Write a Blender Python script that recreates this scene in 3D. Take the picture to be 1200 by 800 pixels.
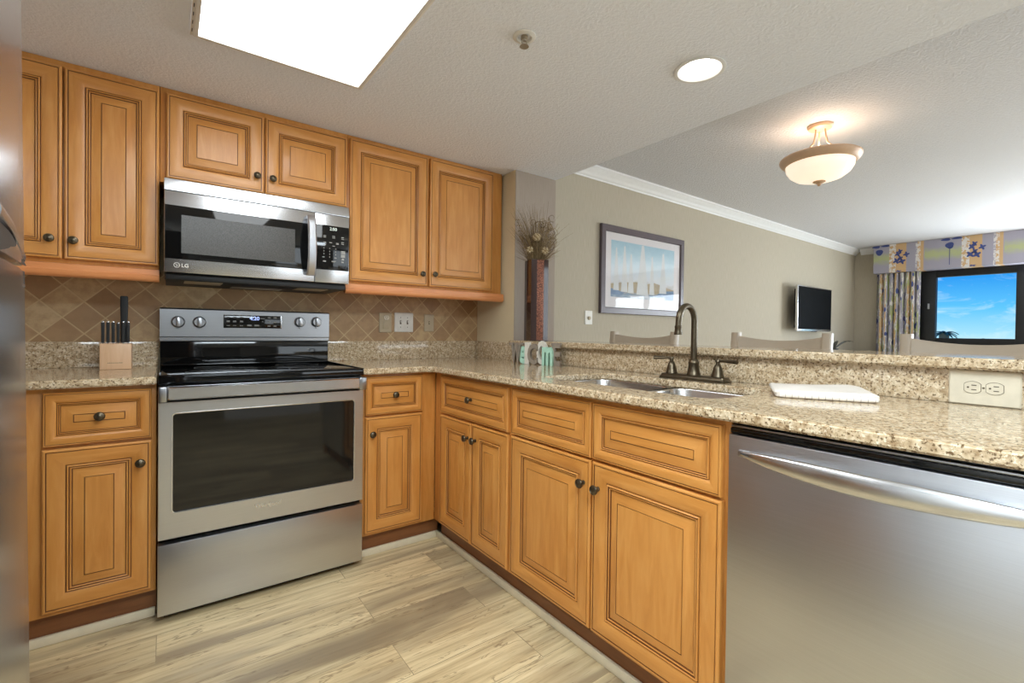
import bpy, bmesh, math, random
from mathutils import Vector, Matrix
random.seed(7)
for o in list(bpy.data.objects): bpy.data.objects.remove(o, do_unlink=True)
SC = bpy.context.scene
COL = SC.collection
PI = math.pi

# ------------------------------------------------------------------ camera
F_PX = 547.2; YAW = 0.6394; PITCH = -0.0110; ROLL = 0.01245
fw = Vector((math.sin(YAW)*math.cos(PITCH), math.cos(YAW)*math.cos(PITCH), math.sin(PITCH)))
r0 = Vector((math.cos(YAW), -math.sin(YAW), 0)); u0 = r0.cross(fw)
rt = r0*math.cos(ROLL) + u0*math.sin(ROLL); up = u0*math.cos(ROLL) - r0*math.sin(ROLL)
cd = bpy.data.cameras.new('camera'); cam = bpy.data.objects.new('camera', cd); COL.objects.link(cam)
cd.sensor_width = 36; cd.sensor_fit = 'HORIZONTAL'; cd.lens = F_PX/1200*36
cd.shift_x = -1.28/1200; cd.shift_y = -5.75/1200; cd.clip_start = 0.02; cd.clip_end = 500
m3 = Matrix((rt, up, -fw)).transposed()
cam.matrix_world = Matrix.Translation((0.0232, -2.7903, 1.098)) @ m3.to_4x4()
SC.camera = cam

# ------------------------------------------------------------------ colour management, world, lights
SC.view_settings.view_transform = 'Standard'; SC.view_settings.look = 'None'
SC.view_settings.gamma = 1; SC.view_settings.use_curve_mapping = False
SC.view_settings.exposure = 0.22
PANEL_E = 6.3; DOWN_E = 6.0; PEND_E = 3.0

def S(r, g, b, a=1.0):
    f = lambda c: (c/255)/12.92 if c/255 <= 0.04045 else ((c/255+0.055)/1.055)**2.4
    return (f(r), f(g), f(b), a)

W = bpy.data.worlds.new('sky'); SC.world = W; W.use_nodes = True
nt = W.node_tree; nt.nodes.clear()
wo = nt.nodes.new('ShaderNodeOutputWorld'); bg = nt.nodes.new('ShaderNodeBackground')
tc = nt.nodes.new('ShaderNodeTexCoord'); sx = nt.nodes.new('ShaderNodeSeparateXYZ')
nt.links.new(tc.outputs['Generated'], sx.inputs[0])
rp = nt.nodes.new('ShaderNodeValToRGB'); rp.color_ramp.elements[0].position = 0.0
rp.color_ramp.elements[0].color = S(176, 226, 244); rp.color_ramp.elements[1].position = 1.0
rp.color_ramp.elements[1].color = S(0, 132, 228)
e = rp.color_ramp.elements.new(0.45); e.color = S(92, 190, 242)
mr = nt.nodes.new('ShaderNodeMapRange'); mr.inputs[1].default_value = -0.01; mr.inputs[2].default_value = 0.11
nt.links.new(sx.outputs['Z'], mr.inputs[0]); nt.links.new(mr.outputs[0], rp.inputs[0])
mp = nt.nodes.new('ShaderNodeMapping'); mp.inputs['Scale'].default_value = (9, 9, 26)
mp.inputs['Rotation'].default_value = (0.45, 0.2, 0)
nz = nt.nodes.new('ShaderNodeTexNoise'); nz.inputs['Scale'].default_value = 1.6; nz.inputs['Detail'].default_value = 6
nz.inputs['Roughness'].default_value = 0.62; nz.inputs['Distortion'].default_value = 0.9
nt.links.new(tc.outputs['Generated'], mp.inputs[0]); nt.links.new(mp.outputs[0], nz.inputs['Vector'])
cr = nt.nodes.new('ShaderNodeValToRGB'); cr.color_ramp.elements[0].position = 0.5; cr.color_ramp.elements[1].position = 0.8
cr.color_ramp.elements[1].color = (0.7, 0.7, 0.7, 1)
nt.links.new(nz.outputs['Fac'], cr.inputs[0])
mx = nt.nodes.new('ShaderNodeMix'); mx.data_type = 'RGBA'
nt.links.new(cr.outputs[0], mx.inputs[0]); nt.links.new(rp.outputs[0], mx.inputs[6]); mx.inputs[7].default_value = S(225, 242, 250)
nt.links.new(mx.outputs[2], bg.inputs[0]); bg.inputs[1].default_value = 1.0
nt.links.new(bg.outputs[0], wo.inputs[0])

def area(name, loc, rot, sx_, sy_, power, color=(1, 1, 1)):
    l = bpy.data.lights.new(name, 'AREA'); l.shape = 'RECTANGLE'; l.size = sx_; l.size_y = sy_
    l.energy = power; l.color = color
    o = bpy.data.objects.new(name, l); o.location = loc; o.rotation_euler = rot; COL.objects.link(o); return o
# fills added out of view, then the daylight of the wide sliding door
area('left_wall_fill', (-.985, -3.35, 1.30), (0, -PI/2, 0), 1.4, 1.3, 3, (.77, .90, 1))  # added fill on the left wall, no doorway is built there
area('kitchen_rear_fill', (0.20, -3.12, 2.09), (0, 0, 0), 1.4, 0.7, 56, (.80, .92, 1))  # overhead fill added behind the camera, without a fixture
area('living_ceiling_fill', (4.6, -3.9, 2.46), (0, 0, 0), 2.0, 1.6, 15, (.88, .95, 1))  # unseen soft fill added under the living room ceiling
area('living_back_fill', (3.7, -5.9, 1.30), (PI/2, 0, 0), 2.8, 1.8, 46, (.82, .92, 1))  # fill added at the back of the living room, wall stays closed
area('door_daylight', (8.7, -3.7, 1.15), (0, PI/2+.55, 0), 2.0, 3.2, 215, (.88, .95, 1))

# ------------------------------------------------------------------ materials
class NT:
    def __init__(s, name):
        s.m = bpy.data.materials.new(name); s.m.use_nodes = True; s.t = s.m.node_tree
        s.b = s.t.nodes['Principled BSDF']
    def n(s, typ, **k):
        x = s.t.nodes.new('ShaderNode'+typ)
        for a, v in k.items():
            if a.startswith('_'): setattr(x, a[1:], v)
            else: x.inputs[a.replace('__', ' ')].default_value = v
        return x
    def l(s, a, b): s.t.links.new(a, b)
    def coord(s, scale=(1, 1, 1), rot=(0, 0, 0), out='Object', loc=(0, 0, 0)):
        t = s.n('TexCoord'); m = s.n('Mapping', Scale=scale, Rotation=rot, Location=loc); s.l(t.outputs[out], m.inputs[0]); return m.outputs[0]
    def noise(s, vec, scale, detail=3, rough=.5, dist=0):
        x = s.n('TexNoise', Scale=scale, Detail=detail, Roughness=rough, Distortion=dist); s.l(vec, x.inputs['Vector']); return x.outputs['Fac']
    def ramp(s, fac, stops, interp='LINEAR'):
        x = s.n('ValToRGB'); x.color_ramp.interpolation = interp; el = x.color_ramp.elements
        while len(el) < len(stops): el.new(.5)
        for q, (p, c) in zip(el, stops): q.position = p; q.color = c
        s.l(fac, x.inputs[0]); return x.outputs[0]
    def mix(s, fac, a, b, mode='MIX'):
        x = s.n('Mix', _data_type='RGBA', _blend_type=mode)
        for v, i in ((fac, 0), (a, 6), (b, 7)):
            if hasattr(v, 'links'): s.l(v, x.inputs[i])
            else: x.inputs[i].default_value = v
        return x.outputs[2]
    def math(s, op, a, b=0.0, c=None):
        x = s.n('Math', _operation=op)
        for i, v in enumerate((a, b) if c is None else (a, b, c)):
            if hasattr(v, 'links'): s.l(v, x.inputs[i])
            else: x.inputs[i].default_value = v
        return x.outputs[0]
    def bump(s, h, strength, dist=.002):
        x = s.n('Bump', Strength=strength, Distance=dist); s.l(h, x.inputs['Height']); s.l(x.outputs[0], s.b.inputs['Normal'])
    def set(s, **k):
        for a, v in k.items():
            i = s.b.inputs[a.replace('__', ' ')]
            if hasattr(v, 'links'): s.l(v, i)
            else: i.default_value = v
        return s

def plain(name, col, rough=.5, metal=0, var=.06, scale=30, **k):
    t = NT(name); v = t.noise(t.coord(), scale, 3)
    d = tuple(c*(1-var) for c in col[:3])+(1,); h = tuple(min(1, c*(1+var)) for c in col[:3])+(1,)
    t.set(Base__Color=t.ramp(v, [(.3, d), (.7, h)]), Roughness=rough, Metallic=metal, **k); return t.m

def emis(name, col, strength):
    t = NT(name); t.set(Base__Color=col, Emission__Color=col, Emission__Strength=strength, Roughness=.5); return t.m

def wood(name, dark, mid, light, scale=(14, 14, 1.6), rough=.38):
    t = NT(name); v = t.coord(scale)
    a = t.noise(v, 3.0, 5, .6, .6); b = t.noise(t.coord((1, 1, 1)), 5, 2)
    c = t.ramp(a, [(.25, dark), (.5, mid), (.78, light)])
    c2 = t.mix(t.ramp(b, [(.35, (0, 0, 0, 1)), (.7, (.4, .4, .4, 1))]), c, light)
    t.set(Base__Color=c2, Roughness=rough, Coat__Weight=.25, Coat__Roughness=.25); t.bump(a, .04); return t.m
WD, WM, WL = S(189, 121, 52), S(204, 137, 64), S(217, 156, 84)
WOOD = wood('maple_upright', WD, WM, WL)
WOODH = wood('maple_crosswise', WD, WM, WL, (1.6, 14, 14))
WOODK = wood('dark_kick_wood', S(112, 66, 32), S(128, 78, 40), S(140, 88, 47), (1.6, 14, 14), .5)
WOODR = wood('reddish_rail_wood', S(206, 126, 72), S(217, 140, 84), S(226, 154, 98), (1.6, 14, 14))
GLAZE = plain('brown_glaze', S(122, 74, 36), .5)
BRONZE = plain('oil_rubbed_bronze', S(92, 82, 66), .32, .85, .15, 90)
def steel(name, col, rough, horiz=True):
    t = NT(name); v = t.coord((2, 2, 260) if horiz else (260, 260, 2)); a = t.noise(v, 3, 3)
    t.set(Base__Color=t.ramp(a, [(.3, tuple(c*.93 for c in col[:3])+(1,)), (.7, col)]), Metallic=1.0,
          Roughness=t.math('MULTIPLY_ADD', a, .10, rough-.05)); t.bump(a, .012, .0004); return t.m
STEEL = steel('brushed_stainless', (.60, .615, .65, 1), .32)
STEELB = steel('bright_stainless', (.68, .69, .71, 1), .25)
STEELD = steel('dim_stainless', (.40, .405, .42, 1), .30)
STEELV = steel('fridge_stainless', (.62, .61, .61, 1), .24, False)
BLACK = plain('black_enamel', S(30, 29, 28), .35)
BLACKG = plain('black_glass', S(16, 16, 16), .06, 0, .02, Specular__IOR__Level=.5)
BLACKM = plain('matte_black_plastic', S(22, 22, 22), .5)
CHAR = plain('charcoal_plastic', S(62, 60, 58), .4)
WHITEP = plain('white_plastic', S(226, 222, 212), .35)
IVORY = plain('ivory_plastic', S(216, 206, 184), .4)
TAN = plain('beige_plate_plastic', S(188, 172, 142), .45)
SLOT = plain('slot_shadow_brown', S(98, 86, 68), .6)
WHITET = plain('white_trim_paint', S(232, 231, 229), .4, 0, .02)
SHOE = plain('cream_shoe_moulding', S(222, 210, 182), .45, 0, .04)
MARK = emis('display_white', S(210, 220, 210), .45)
MARKB = emis('display_blue', S(170, 190, 255), 1.0)
GREYM = plain('grey_marking', S(150, 148, 142), .5)

def granite():
    t = NT('beige_granite'); v = t.coord()
    a = t.noise(v, 150, 4, .62, .2); b = t.noise(v, 62, 3, .55); c = t.noise(v, 14, 2)
    base = t.ramp(b, [(.32, S(166, 139, 106)), (.5, S(202, 180, 147)), (.68, S(224, 207, 178))])
    f = t.ramp(a, [(.40, (1, 1, 1, 1)), (.455, (0, 0, 0, 1))])
    d = t.mix(f, base, S(112, 90, 64))
    g = t.noise(t.coord(loc=(3, 7, 1)), 120, 3, .6)
    d2 = t.mix(t.ramp(g, [(.60, (0, 0, 0, 1)), (.66, (1, 1, 1, 1))]), d, S(232, 220, 194))
    t.set(Base__Color=d2, Roughness=.09, Specular__IOR__Level=.5); return t.m
GRANITE = granite()

def floor_mat():
    t = NT('oak_plank_floor'); v = t.coord()
    br = t.n('TexBrick', Color1=(0, 0, 0, 1), Color2=(1, 1, 1, 1), Mortar=(.5, .5, .5, 1), Scale=1.0, Mortar__Size=.0012, Brick__Width=1.05, Row__Height=.178)
    br.offset = .37; t.l(v, br.inputs['Vector'])
    sh = t.n('VectorMath', _operation='MULTIPLY_ADD'); sh.inputs[1].default_value = (7.3, 3.1, 0)
    t.l(br.outputs['Color'], sh.inputs[0]); t.l(t.coord((.8, 13, 1)), sh.inputs[2])
    g = t.noise(sh.outputs[0], 2.2, 7, .66, .3)
    col = t.ramp(g, [(.28, S(158, 136, 100)), (.44, S(198, 177, 136)), (.58, S(218, 199, 157)), (.75, S(232, 215, 176))])
    k = t.n('VectorMath', _operation='MULTIPLY_ADD'); k.inputs[1].default_value = (3.7, 9.1, 0)
    t.l(br.outputs['Color'], k.inputs[0]); t.l(t.coord((.55, 3.2, 1)), k.inputs[2])
    big = t.noise(k.outputs[0], 2.0, 3, .5, .4)
    col = t.mix(t.ramp(big, [(.38, (.78, .78, .78, 1)), (.54, (0, 0, 0, 1))]), col, S(140, 122, 96))
    fi = t.noise(t.coord((3, 60, 1)), 3, 4)
    col = t.mix(t.ramp(fi, [(.30, (.6, .6, .6, 1)), (.42, (0, 0, 0, 1))]), col, S(150, 128, 96))
    kn = t.n('TexVoronoi', Scale=1.0); t.l(t.coord((1.6, 4.2, 1)), kn.inputs['Vector'])
    col = t.mix(t.ramp(kn.outputs['Distance'], [(.04, (.85, .85, .85, 1)), (.10, (0, 0, 0, 1))]), col, S(92, 70, 46))
    vv = t.n('VectorMath', _operation='MULTIPLY_ADD'); vv.inputs[1].default_value = (5.1, 2.3, 0); t.l(br.outputs['Color'], vv.inputs[0]); t.l(t.coord((1.3, 8.5, 1)), vv.inputs[2])
    ve = t.math('ABSOLUTE', t.math('SUBTRACT', t.noise(vv.outputs[0], 2.4, 4, .55, .5), .42))
    col = t.mix(t.ramp(ve, [(.004, (.65, .65, .65, 1)), (.014, (0, 0, 0, 1))]), col, S(128, 104, 74))
    tn = t.n('SeparateColor'); t.l(br.outputs['Color'], tn.inputs[0])
    col = t.mix(1.0, col, t.ramp(tn.outputs[0], [(0, (.80, .79, .78, 1)), (.5, (.95, .95, .95, 1)), (1, (1.06, 1.05, 1.03, 1))]), 'MULTIPLY')
    col = t.mix(t.math('MULTIPLY', br.outputs['Fac'], .55), col, S(112, 95, 70))
    t.set(Base__Color=col, Roughness=.42); t.bump(g, .08, .001); return t.m
FLOOR = floor_mat()

def tile_mat():
    t = NT('diagonal_stone_tile'); v = t.coord((1, 1, 1), (0, math.radians(45), 0))
    s = t.n('SeparateXYZ'); t.l(v, s.inputs[0]); T = .0995
    def cell(o, off):
        q = t.math('ADD', t.math('DIVIDE', o, T), off); return q
    a = cell(s.outputs['X'], .32); b = cell(s.outputs['Z'], .55)
    def edge(q):
        fr = t.math('FRACT', q); return t.math('MINIMUM', fr, t.math('SUBTRACT', 1.0, fr))
    ed = t.math('MINIMUM', edge(a), edge(b))
    cb = t.n('CombineXYZ'); t.l(t.math('FLOOR', a), cb.inputs[0]); t.l(t.math('FLOOR', b), cb.inputs[1])
    wn = t.n('TexWhiteNoise'); t.l(cb.outputs[0], wn.inputs[0])
    tone = t.ramp(wn.outputs['Value'], [(.0, S(164, 130, 92)), (.5, S(181, 148, 108)), (.85, S(196, 166, 123)), (1, S(206, 180, 138))])
    n = t.noise(t.coord(), 26, 5, .6)
    tone = t.mix(t.ramp(n, [(.36, (.5, .5, .5, 1)), (.6, (0, 0, 0, 1))]), tone, S(152, 119, 84))
    gm = t.ramp(ed, [(.018, (1, 1, 1, 1)), (.032, (0, 0, 0, 1))])
    t.set(Base__Color=t.mix(gm, tone, S(200, 174, 132)), Roughness=.5)
    t.bump(t.ramp(ed, [(.015, (0, 0, 0, 1)), (.05, (1, 1, 1, 1))]), .25, .002); return t.m
TILE = tile_mat()

def ceil_mat(name, col, sc=85, st=.35):
    t = NT(name); n = t.noise(t.coord(), sc, 4, .6); r = t.ramp(n, [(.42, (0, 0, 0, 1)), (.6, (1, 1, 1, 1))])
    t.set(Base__Color=col, Roughness=.85); t.bump(r, st, .004); return t.m
CEILK = ceil_mat('kitchen_ceiling_paint', S(238, 240, 246))
CEILL = ceil_mat('living_ceiling_texture', S(212, 211, 213), 60, .5)
def paper(name, a, b):
    t = NT(name); n = t.noise(t.coord((160, 160, 5)), 2, 3, .6); m = t.noise(t.coord((12, 12, 120)), 3, 2)
    c = t.ramp(n, [(.35, a), (.65, b)]); t.set(Base__Color=c, Roughness=.75); t.bump(m, .08, .001); return t.m
PAPER = paper('grasscloth_wallpaper', S(176, 166, 146), S(188, 178, 158))
PAPERG = paper('grey_wallpaper', S(160, 146, 132), S(168, 154, 140))
NEUT = plain('off_white_wall_paint', S(208, 204, 199), .7, 0, .02, 8)
TAUPE = plain('taupe_wall_paint', S(142, 137, 130), .7, 0, .02, 8)
CREAM = plain('cream_wall_paint', S(214, 198, 164), .7, 0, .02, 8)
STOOLM = plain('taupe_washed_wood', S(178, 162, 142), .45, 0, .05, 12)
PINKM = plain('warm_end_grain', S(196, 166, 142), .45, 0, .05, 12)

# ------------------------------------------------------------------ mesh helpers
class MB:
    def __init__(s, mats):
        s.bm = bmesh.new(); s.mats = mats if isinstance(mats, (list, tuple)) else [mats]
    def _add(s, verts, faces, mi=0, mis=None):
        vs = [s.bm.verts.new(v) for v in verts]; out = []
        for k, f in enumerate(faces):
            try:
                q = s.bm.faces.new([vs[i] for i in f]); q.material_index = mis[k] if mis else mi; out.append(q)
            except ValueError: pass
        return vs, out
    def box(s, x0, y0, z0, x1, y1, z1, bev=0, mi=0, seg=2):
        x0, x1 = sorted((x0, x1)); y0, y1 = sorted((y0, y1)); z0, z1 = sorted((z0, z1))
        v = [(x, y, z) for z in (z0, z1) for y in (y0, y1) for x in (x0, x1)]
        f = [(0, 2, 3, 1), (4, 5, 7, 6), (0, 1, 5, 4), (2, 6, 7, 3), (0, 4, 6, 2), (1, 3, 7, 5)]
        vs, fs = s._add(v, f, mi)
        if bev:
            es = list({e for q in fs for e in q.edges})
            r = bmesh.ops.bevel(s.bm, geom=es, offset=bev, segments=seg, affect='EDGES', profile=.5)
            for q in r['faces']: q.material_index = mi
        return s
    def rings(s, loops, mi=0, cap0=True, cap1=True, mis=None, closed=True):
        n = len(loops[0]); verts = [p for lp in loops for p in lp]; faces = []; ms = []
        for k in range(len(loops)-1):
            for i in range(n if closed else n-1):
                j = (i+1) % n; faces.append((k*n+i, k*n+j, (k+1)*n+j, (k+1)*n+i)); ms.append(mis[k] if mis else mi)
        if cap0: faces.append(tuple(range(n-1, -1, -1))); ms.append(mis[0] if mis else mi)
        if cap1: faces.append(tuple(range((len(loops)-1)*n, len(loops)*n))); ms.append(mis[-1] if mis else mi)
        return s._add(verts, faces, mi, ms)
    def lathe(s, prof, center=(0, 0, 0), axis='Z', n=24, mi=0, mis=None, cap=True):
        c = Vector(center); loops = []
        for r, h in prof:
            lp = []
            for i in range(n):
                a = 2*PI*i/n; p, q = r*math.cos(a), r*math.sin(a)
                if axis == 'Z': v = Vector((p, q, h))
                elif axis == 'Y': v = Vector((q, h, p))
                elif axis == '-Y': v = Vector((p, -h, q))
                elif axis == 'X': v = Vector((h, p, q))
                lp.append(c+v)
            loops.append(lp)
        s.rings(loops, mi, cap, cap, mis); return s
    def tube(s, pts, rad, n=12, mi=0, sec=None, cap=True):
        pts = [Vector(p) for p in pts]; loops = []; prev = None
        for i, p in enumerate(pts):
            d = (pts[min(i+1, len(pts)-1)]-pts[max(i-1, 0)]).normalized()
            if prev is None:
                h = Vector((0, 0, 1)) if abs(d.z) < .9 else Vector((1, 0, 0)); a = d.cross(h).normalized()
            else:
                a = prev-d*prev.dot(d); a = a.normalized()
            prev = a; b = d.cross(a).normalized(); r = rad[i] if isinstance(rad, (list, tuple)) else rad
            ra, rb = (r, r) if not sec else (r*sec[0], r*sec[1])
            loops.append([p+a*ra*math.cos(2*PI*k/n)+b*rb*math.sin(2*PI*k/n) for k in range(n)])
        s.rings(loops, mi, cap, cap); return s
    def prism(s, poly, z0, z1, mi=0, fn=None, bev=0):
        fn = fn or (lambda x, y, z: (x, y, z)); n = len(poly)
        v = [fn(x, y, z0) for x, y in poly]+[fn(x, y, z1) for x, y in poly]
        f = [tuple(range(n-1, -1, -1)), tuple(range(n, 2*n))]+[(i, (i+1) % n, n+(i+1) % n, n+i) for i in range(n)]
        vs, fs = s._add(v, f, mi)
        if bev:
            es = list({e for q in fs[:2] for e in q.edges})
            r = bmesh.ops.bevel(s.bm, geom=es, offset=bev, segments=2, affect='EDGES')
            for q in r['faces']: q.material_index = mi
        return s
    def ball(s, c, r, mi=0, sc=(1, 1, 1), n=12):
        r = bmesh.ops.create_uvsphere(s.bm, u_segments=n, v_segments=max(6, n//2), radius=r)
        for v in r['verts']: v.co = Vector((v.co.x*sc[0], v.co.y*sc[1], v.co.z*sc[2]))+Vector(c)
        for f in {f for v in r['verts'] for f in v.link_faces}: f.material_index = mi
        return s
    def move(s, mat):
        for v in s.bm.verts: v.co = mat @ v.co
        return s
    def obj(s, name, parent=None, smooth=35, fix=True, mat=None):
        if fix: bmesh.ops.recalc_face_normals(s.bm, faces=s.bm.faces)
        me = bpy.data.meshes.new(name); s.bm.to_mesh(me); s.bm.free()
        for m in s.mats: me.materials.append(m)
        if smooth:
            me.shade_smooth(); me.set_sharp_from_angle(angle=math.radians(smooth))
        o = bpy.data.objects.new(name, me); COL.objects.link(o)
        if parent: o.parent = parent
        return o
def tag(o, label, cat, group=None):
    o['label'] = label; o['category'] = cat
    if group: o['group'] = group
    return o
def thing(name, label, cat, loc=(0, 0, 0), rz=0, group=None):
    o = bpy.data.objects.new(name, None); o.empty_display_size = .05; COL.objects.link(o)
    o.location = loc; o.rotation_euler = (0, 0, rz); return tag(o, label, cat, group)
def struct(mb, name, **k):
    o = mb.obj(name, **k); o['kind'] = 'structure'; return o
def rrect(x0, y0, x1, y1, r, n=6):
    out = []
    for cx, cy, a0 in ((x1-r, y1-r, 0), (x0+r, y1-r, 90), (x0+r, y0+r, 180), (x1-r, y0+r, 270)):
        for i in range(n+1):
            a = math.radians(a0+90*i/n); out.append((cx+r*math.cos(a), cy+r*math.sin(a)))
    return out
def text_mesh(txt, size, extrude=.0005, offset=0.0, shear=0):
    c = bpy.data.curves.new('lettering', 'FONT'); c.body = txt; c.size = size; c.extrude = extrude; c.offset = offset; c.shear = shear
    c.align_x = 'CENTER'; c.align_y = 'CENTER'; c.resolution_u = 3
    o = bpy.data.objects.new('lettering', c); COL.objects.link(o)
    dg = bpy.context.evaluated_depsgraph_get(); me = bpy.data.meshes.new_from_object(o.evaluated_get(dg))
    bpy.data.objects.remove(o); bpy.data.curves.remove(c); return me
def text_obj(name, txt, size, mat, parent, matrix, extrude=.0005, offset=0.0, shear=0):
    me = text_mesh(txt, size, extrude, offset, shear); me.transform(matrix); me.materials.clear(); me.materials.append(mat)
    o = bpy.data.objects.new(name, me); COL.objects.link(o); o.parent = parent; return o
FRONT = Matrix.Rotation(PI/2, 4, 'X')           # text facing -Y
def at(x, y, z): return Matrix.Translation((x, y, z)) @ FRONT

# ------------------------------------------------------------------ structure
ZC, ZL, XS, XW = 2.11, 2.485, 2.107, 9.0
m = MB(FLOOR); m.box(-1.1, -6.1, -.05, 9.1, .1, 0); struct(m, 'floor', smooth=0)

# ceiling: lower over the kitchen, higher over the living room, a round cut for the can light
DX, DY = 1.662, -1.764
bm = bmesh.new()
def loop_edges(pts):
    v = [bm.verts.new(p) for p in pts]; return [bm.edges.new((v[i], v[(i+1) % len(v)])) for i in range(len(v))]
es = loop_edges([(-1.1, -6.1, ZC), (XS, -6.1, ZC), (XS, .1, ZC), (-1.1, .1, ZC)])
es += loop_edges([(DX+.080*math.cos(2*PI*i/40), DY+.080*math.sin(2*PI*i/40), ZC) for i in range(40)])
bmesh.ops.triangle_fill(bm, edges=es, use_beauty=True)
for f in bm.faces: f.material_index = 0
def quad(pts, mi):
    f = bm.faces.new([bm.verts.new(p) for p in pts]); f.material_index = mi
quad([(XS, -6.1, ZC), (XS, -6.1, ZL), (XS, .1, ZL), (XS, .1, ZC)], 0)
quad([(-1.1, -6.1, ZL), (9.1, -6.1, ZL), (9.1, .1, ZL), (-1.1, .1, ZL)], 1)
quad([(-1.1, -6.1, ZL+.05), (9.1, -6.1, ZL+.05), (9.1, .1, ZL+.05), (-1.1, .1, ZL+.05)], 1)
mb = MB([CEILK, CEILL]); mb.bm.free(); mb.bm = bm; struct(mb, 'ceiling', smooth=0, fix=False)

m = MB([CREAM, PAPER]); m.box(-1.1, 0, 0, 1.95, .1, ZL, mi=0); m.box(1.95, 0, 0, 9.1, .1, ZL, mi=1); struct(m, 'wall_back', smooth=0)
m = MB(TILE); m.box(-1.0, -.010, 1.0, 1.776, -.0005, 1.36); struct(m, 'wall_backsplash', smooth=0)
m = MB(NEUT); m.box(-1.1, -6.1, 0, -1.0, 0, ZL); struct(m, 'wall_left', smooth=0)
m = MB([CREAM, PAPERG]); m.box(1.777, -.437, 0, 2.107, -.0005, ZC-.0005, mi=0)
m.box(1.7775, -.441, 0, 2.108, -.437, ZC-.0005, mi=1); m.box(2.107, -.4405, 0, 2.110, -.0005, ZC-.0005, mi=1); struct(m, 'wall_end', smooth=0)
m = MB(CREAM); m.box(1.785, -2.84, 0, 1.92, -.4415, 1.0125); struct(m, 'wall_peninsula', smooth=0)
m = MB([TAUPE]); m.box(-1.1, -6.1, 0, 9.1, -6.0, ZL); m.box(.60, -5.15, 0, 1.65, -5.0, ZC-.0005); struct(m, 'wall_front', smooth=0)
# far wall with the opening of the sliding door
WY0, WY1, WZ1 = -.815, -5.3, 2.075
m = MB(PAPER); m.box(XW, WY0, 0, XW+.1, .1, ZL); m.box(XW, -6.1, 0, XW+.1, WY1, ZL); m.box(XW, WY1, WZ1, XW+.1, WY0, ZL); struct(m, 'wall_right', smooth=0)
# crown moulding along the living room walls
prof = [(0, 2.393), (.010, 2.393), (.014, 2.402), (.022, 2.406), (.030, 2.420), (.045, 2.438), (.062, 2.450), (.070, 2.462), (.078, 2.466), (.078, ZL-.0005), (0, ZL-.0005)]
m = MB(WHITET); m.rings([[(2.111, -.0005-d, z) for d, z in prof], [(XW-.0005-0, -.0005-d, z) for d, z in prof]], 0); struct(m, 'trim_1')
m = MB(WHITET); m.rings([[(XW-.0005-d, -.08, z) for d, z in prof], [(XW-.0005-d, -5.99, z) for d, z in prof]], 0); struct(m, 'trim_2')
# shoe mouldings at the toe kicks and tall baseboards
m = MB(SHOE); m.box(-.999, -.570, 0, -.006, -.557, .033, .003); struct(m, 'baseboard_left')
m = MB(SHOE); m.box(.764, -.570, 0, 1.181, -.557, .033, .003); struct(m, 'baseboard_back')
m = MB(SHOE); m.box(1.181, -2.186, 0, 1.194, -.557, .033, .003); struct(m, 'baseboard_right')
m = MB(WHITET); m.box(.58, -5.0, 0, 1.67, -4.982, .14, .004); m.box(.58, -4.982, 0, 1.67, -4.972, .03, .003)
m.box(-.999, -5.999, 0, 8.99, -5.982, .14, .004); struct(m, 'baseboard_front')
m = MB(WHITET); m.box(2.115, -.016, 0, 8.98, -.0005, .12, .004); struct(m, 'baseboard_living')

# sliding door window with a deep black frame
win = MB(BLACKM)
for a, b in ((WY0, WY0-.19), (-1.80, -1.90), (-3.0, -3.1), (-4.1, -4.2), (-5.12, WY1)):
    win.box(XW-.02, a-.001, .001, XW+.08, b+.001, WZ1-.001, .004)
win.box(XW-.018, WY1, 1.958, XW+.078, WY0-.001, WZ1-.001, .004)
win.box(XW-.018, WY1, .99, XW+.078, WY0-.001, 1.080, .004); win.box(XW-.018, WY1, .001, XW+.078, WY0-.001, .10, .004)
wo_ = win.obj('window_1'); wo_['kind'] = 'structure'
t = NT('window_glass'); t.set(Base__Color=(1, 1, 1, 1), Roughness=0, Transmission__Weight=1, IOR=1.01)
GL = t.m
g = MB(GL)
for a, b in ((-1.004, -1.80), (-1.90, -3.0), (-3.1, -4.1), (-4.2, -5.12)): g.box(XW+.03, b, .10, XW+.034, a, 1.959)
g.obj('pane', wo_, smooth=0)
hd = MB(STEEL); hd.box(XW-.05, WY0-.125, 1.50, XW-.02, WY0-.105, 1.58, .004); hd.obj('latch', wo_)

# palms seen past the balcony
def palm(x, y, ztop, R, label):
    r = thing('palm_tree', label, 'tree', (x, y, -9), 0, None)
    PG = bpy.data.materials.get('palm_green') or plain('palm_green', S(62, 78, 62), .6)
    BK = bpy.data.materials.get('palm_bark') or plain('palm_bark', S(96, 84, 70), .8)
    h = ztop+9; k = MB(BK); k.tube([(0, 0, 0), (.1, .05, h*.5), (0, 0, h)], [.2, .15, .11]); k.obj('trunk', r)
    f = MB(PG)
    for i in range(16):
        a = 2*PI*i/16+random.uniform(-.15, .15); el = random.uniform(.1, .75); pts = []
        for q in range(7):
            s_ = q/6; pts.append(Vector((math.cos(a)*R*s_, math.sin(a)*R*s_, h+R*(el*s_-.75*s_*s_))))
        sd = Vector((-math.sin(a), math.cos(a), 0))
        f.rings([[p+sd*.16*R*math.sin(PI*min(1, s/6+.08)), p+Vector((0, 0, .05*R)), p-sd*.16*R*math.sin(PI*min(1, s/6+.08)), p-Vector((0, 0, .01))] for s, p in enumerate(pts)])
    f.obj('fronds', r)
palm(17.5, .50, 1.20, .30, 'taller palm crown at left of the window view')
palm(24.0, .58, 1.00, .32, 'lower palm crown at right of the taller one outside the window')

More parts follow.
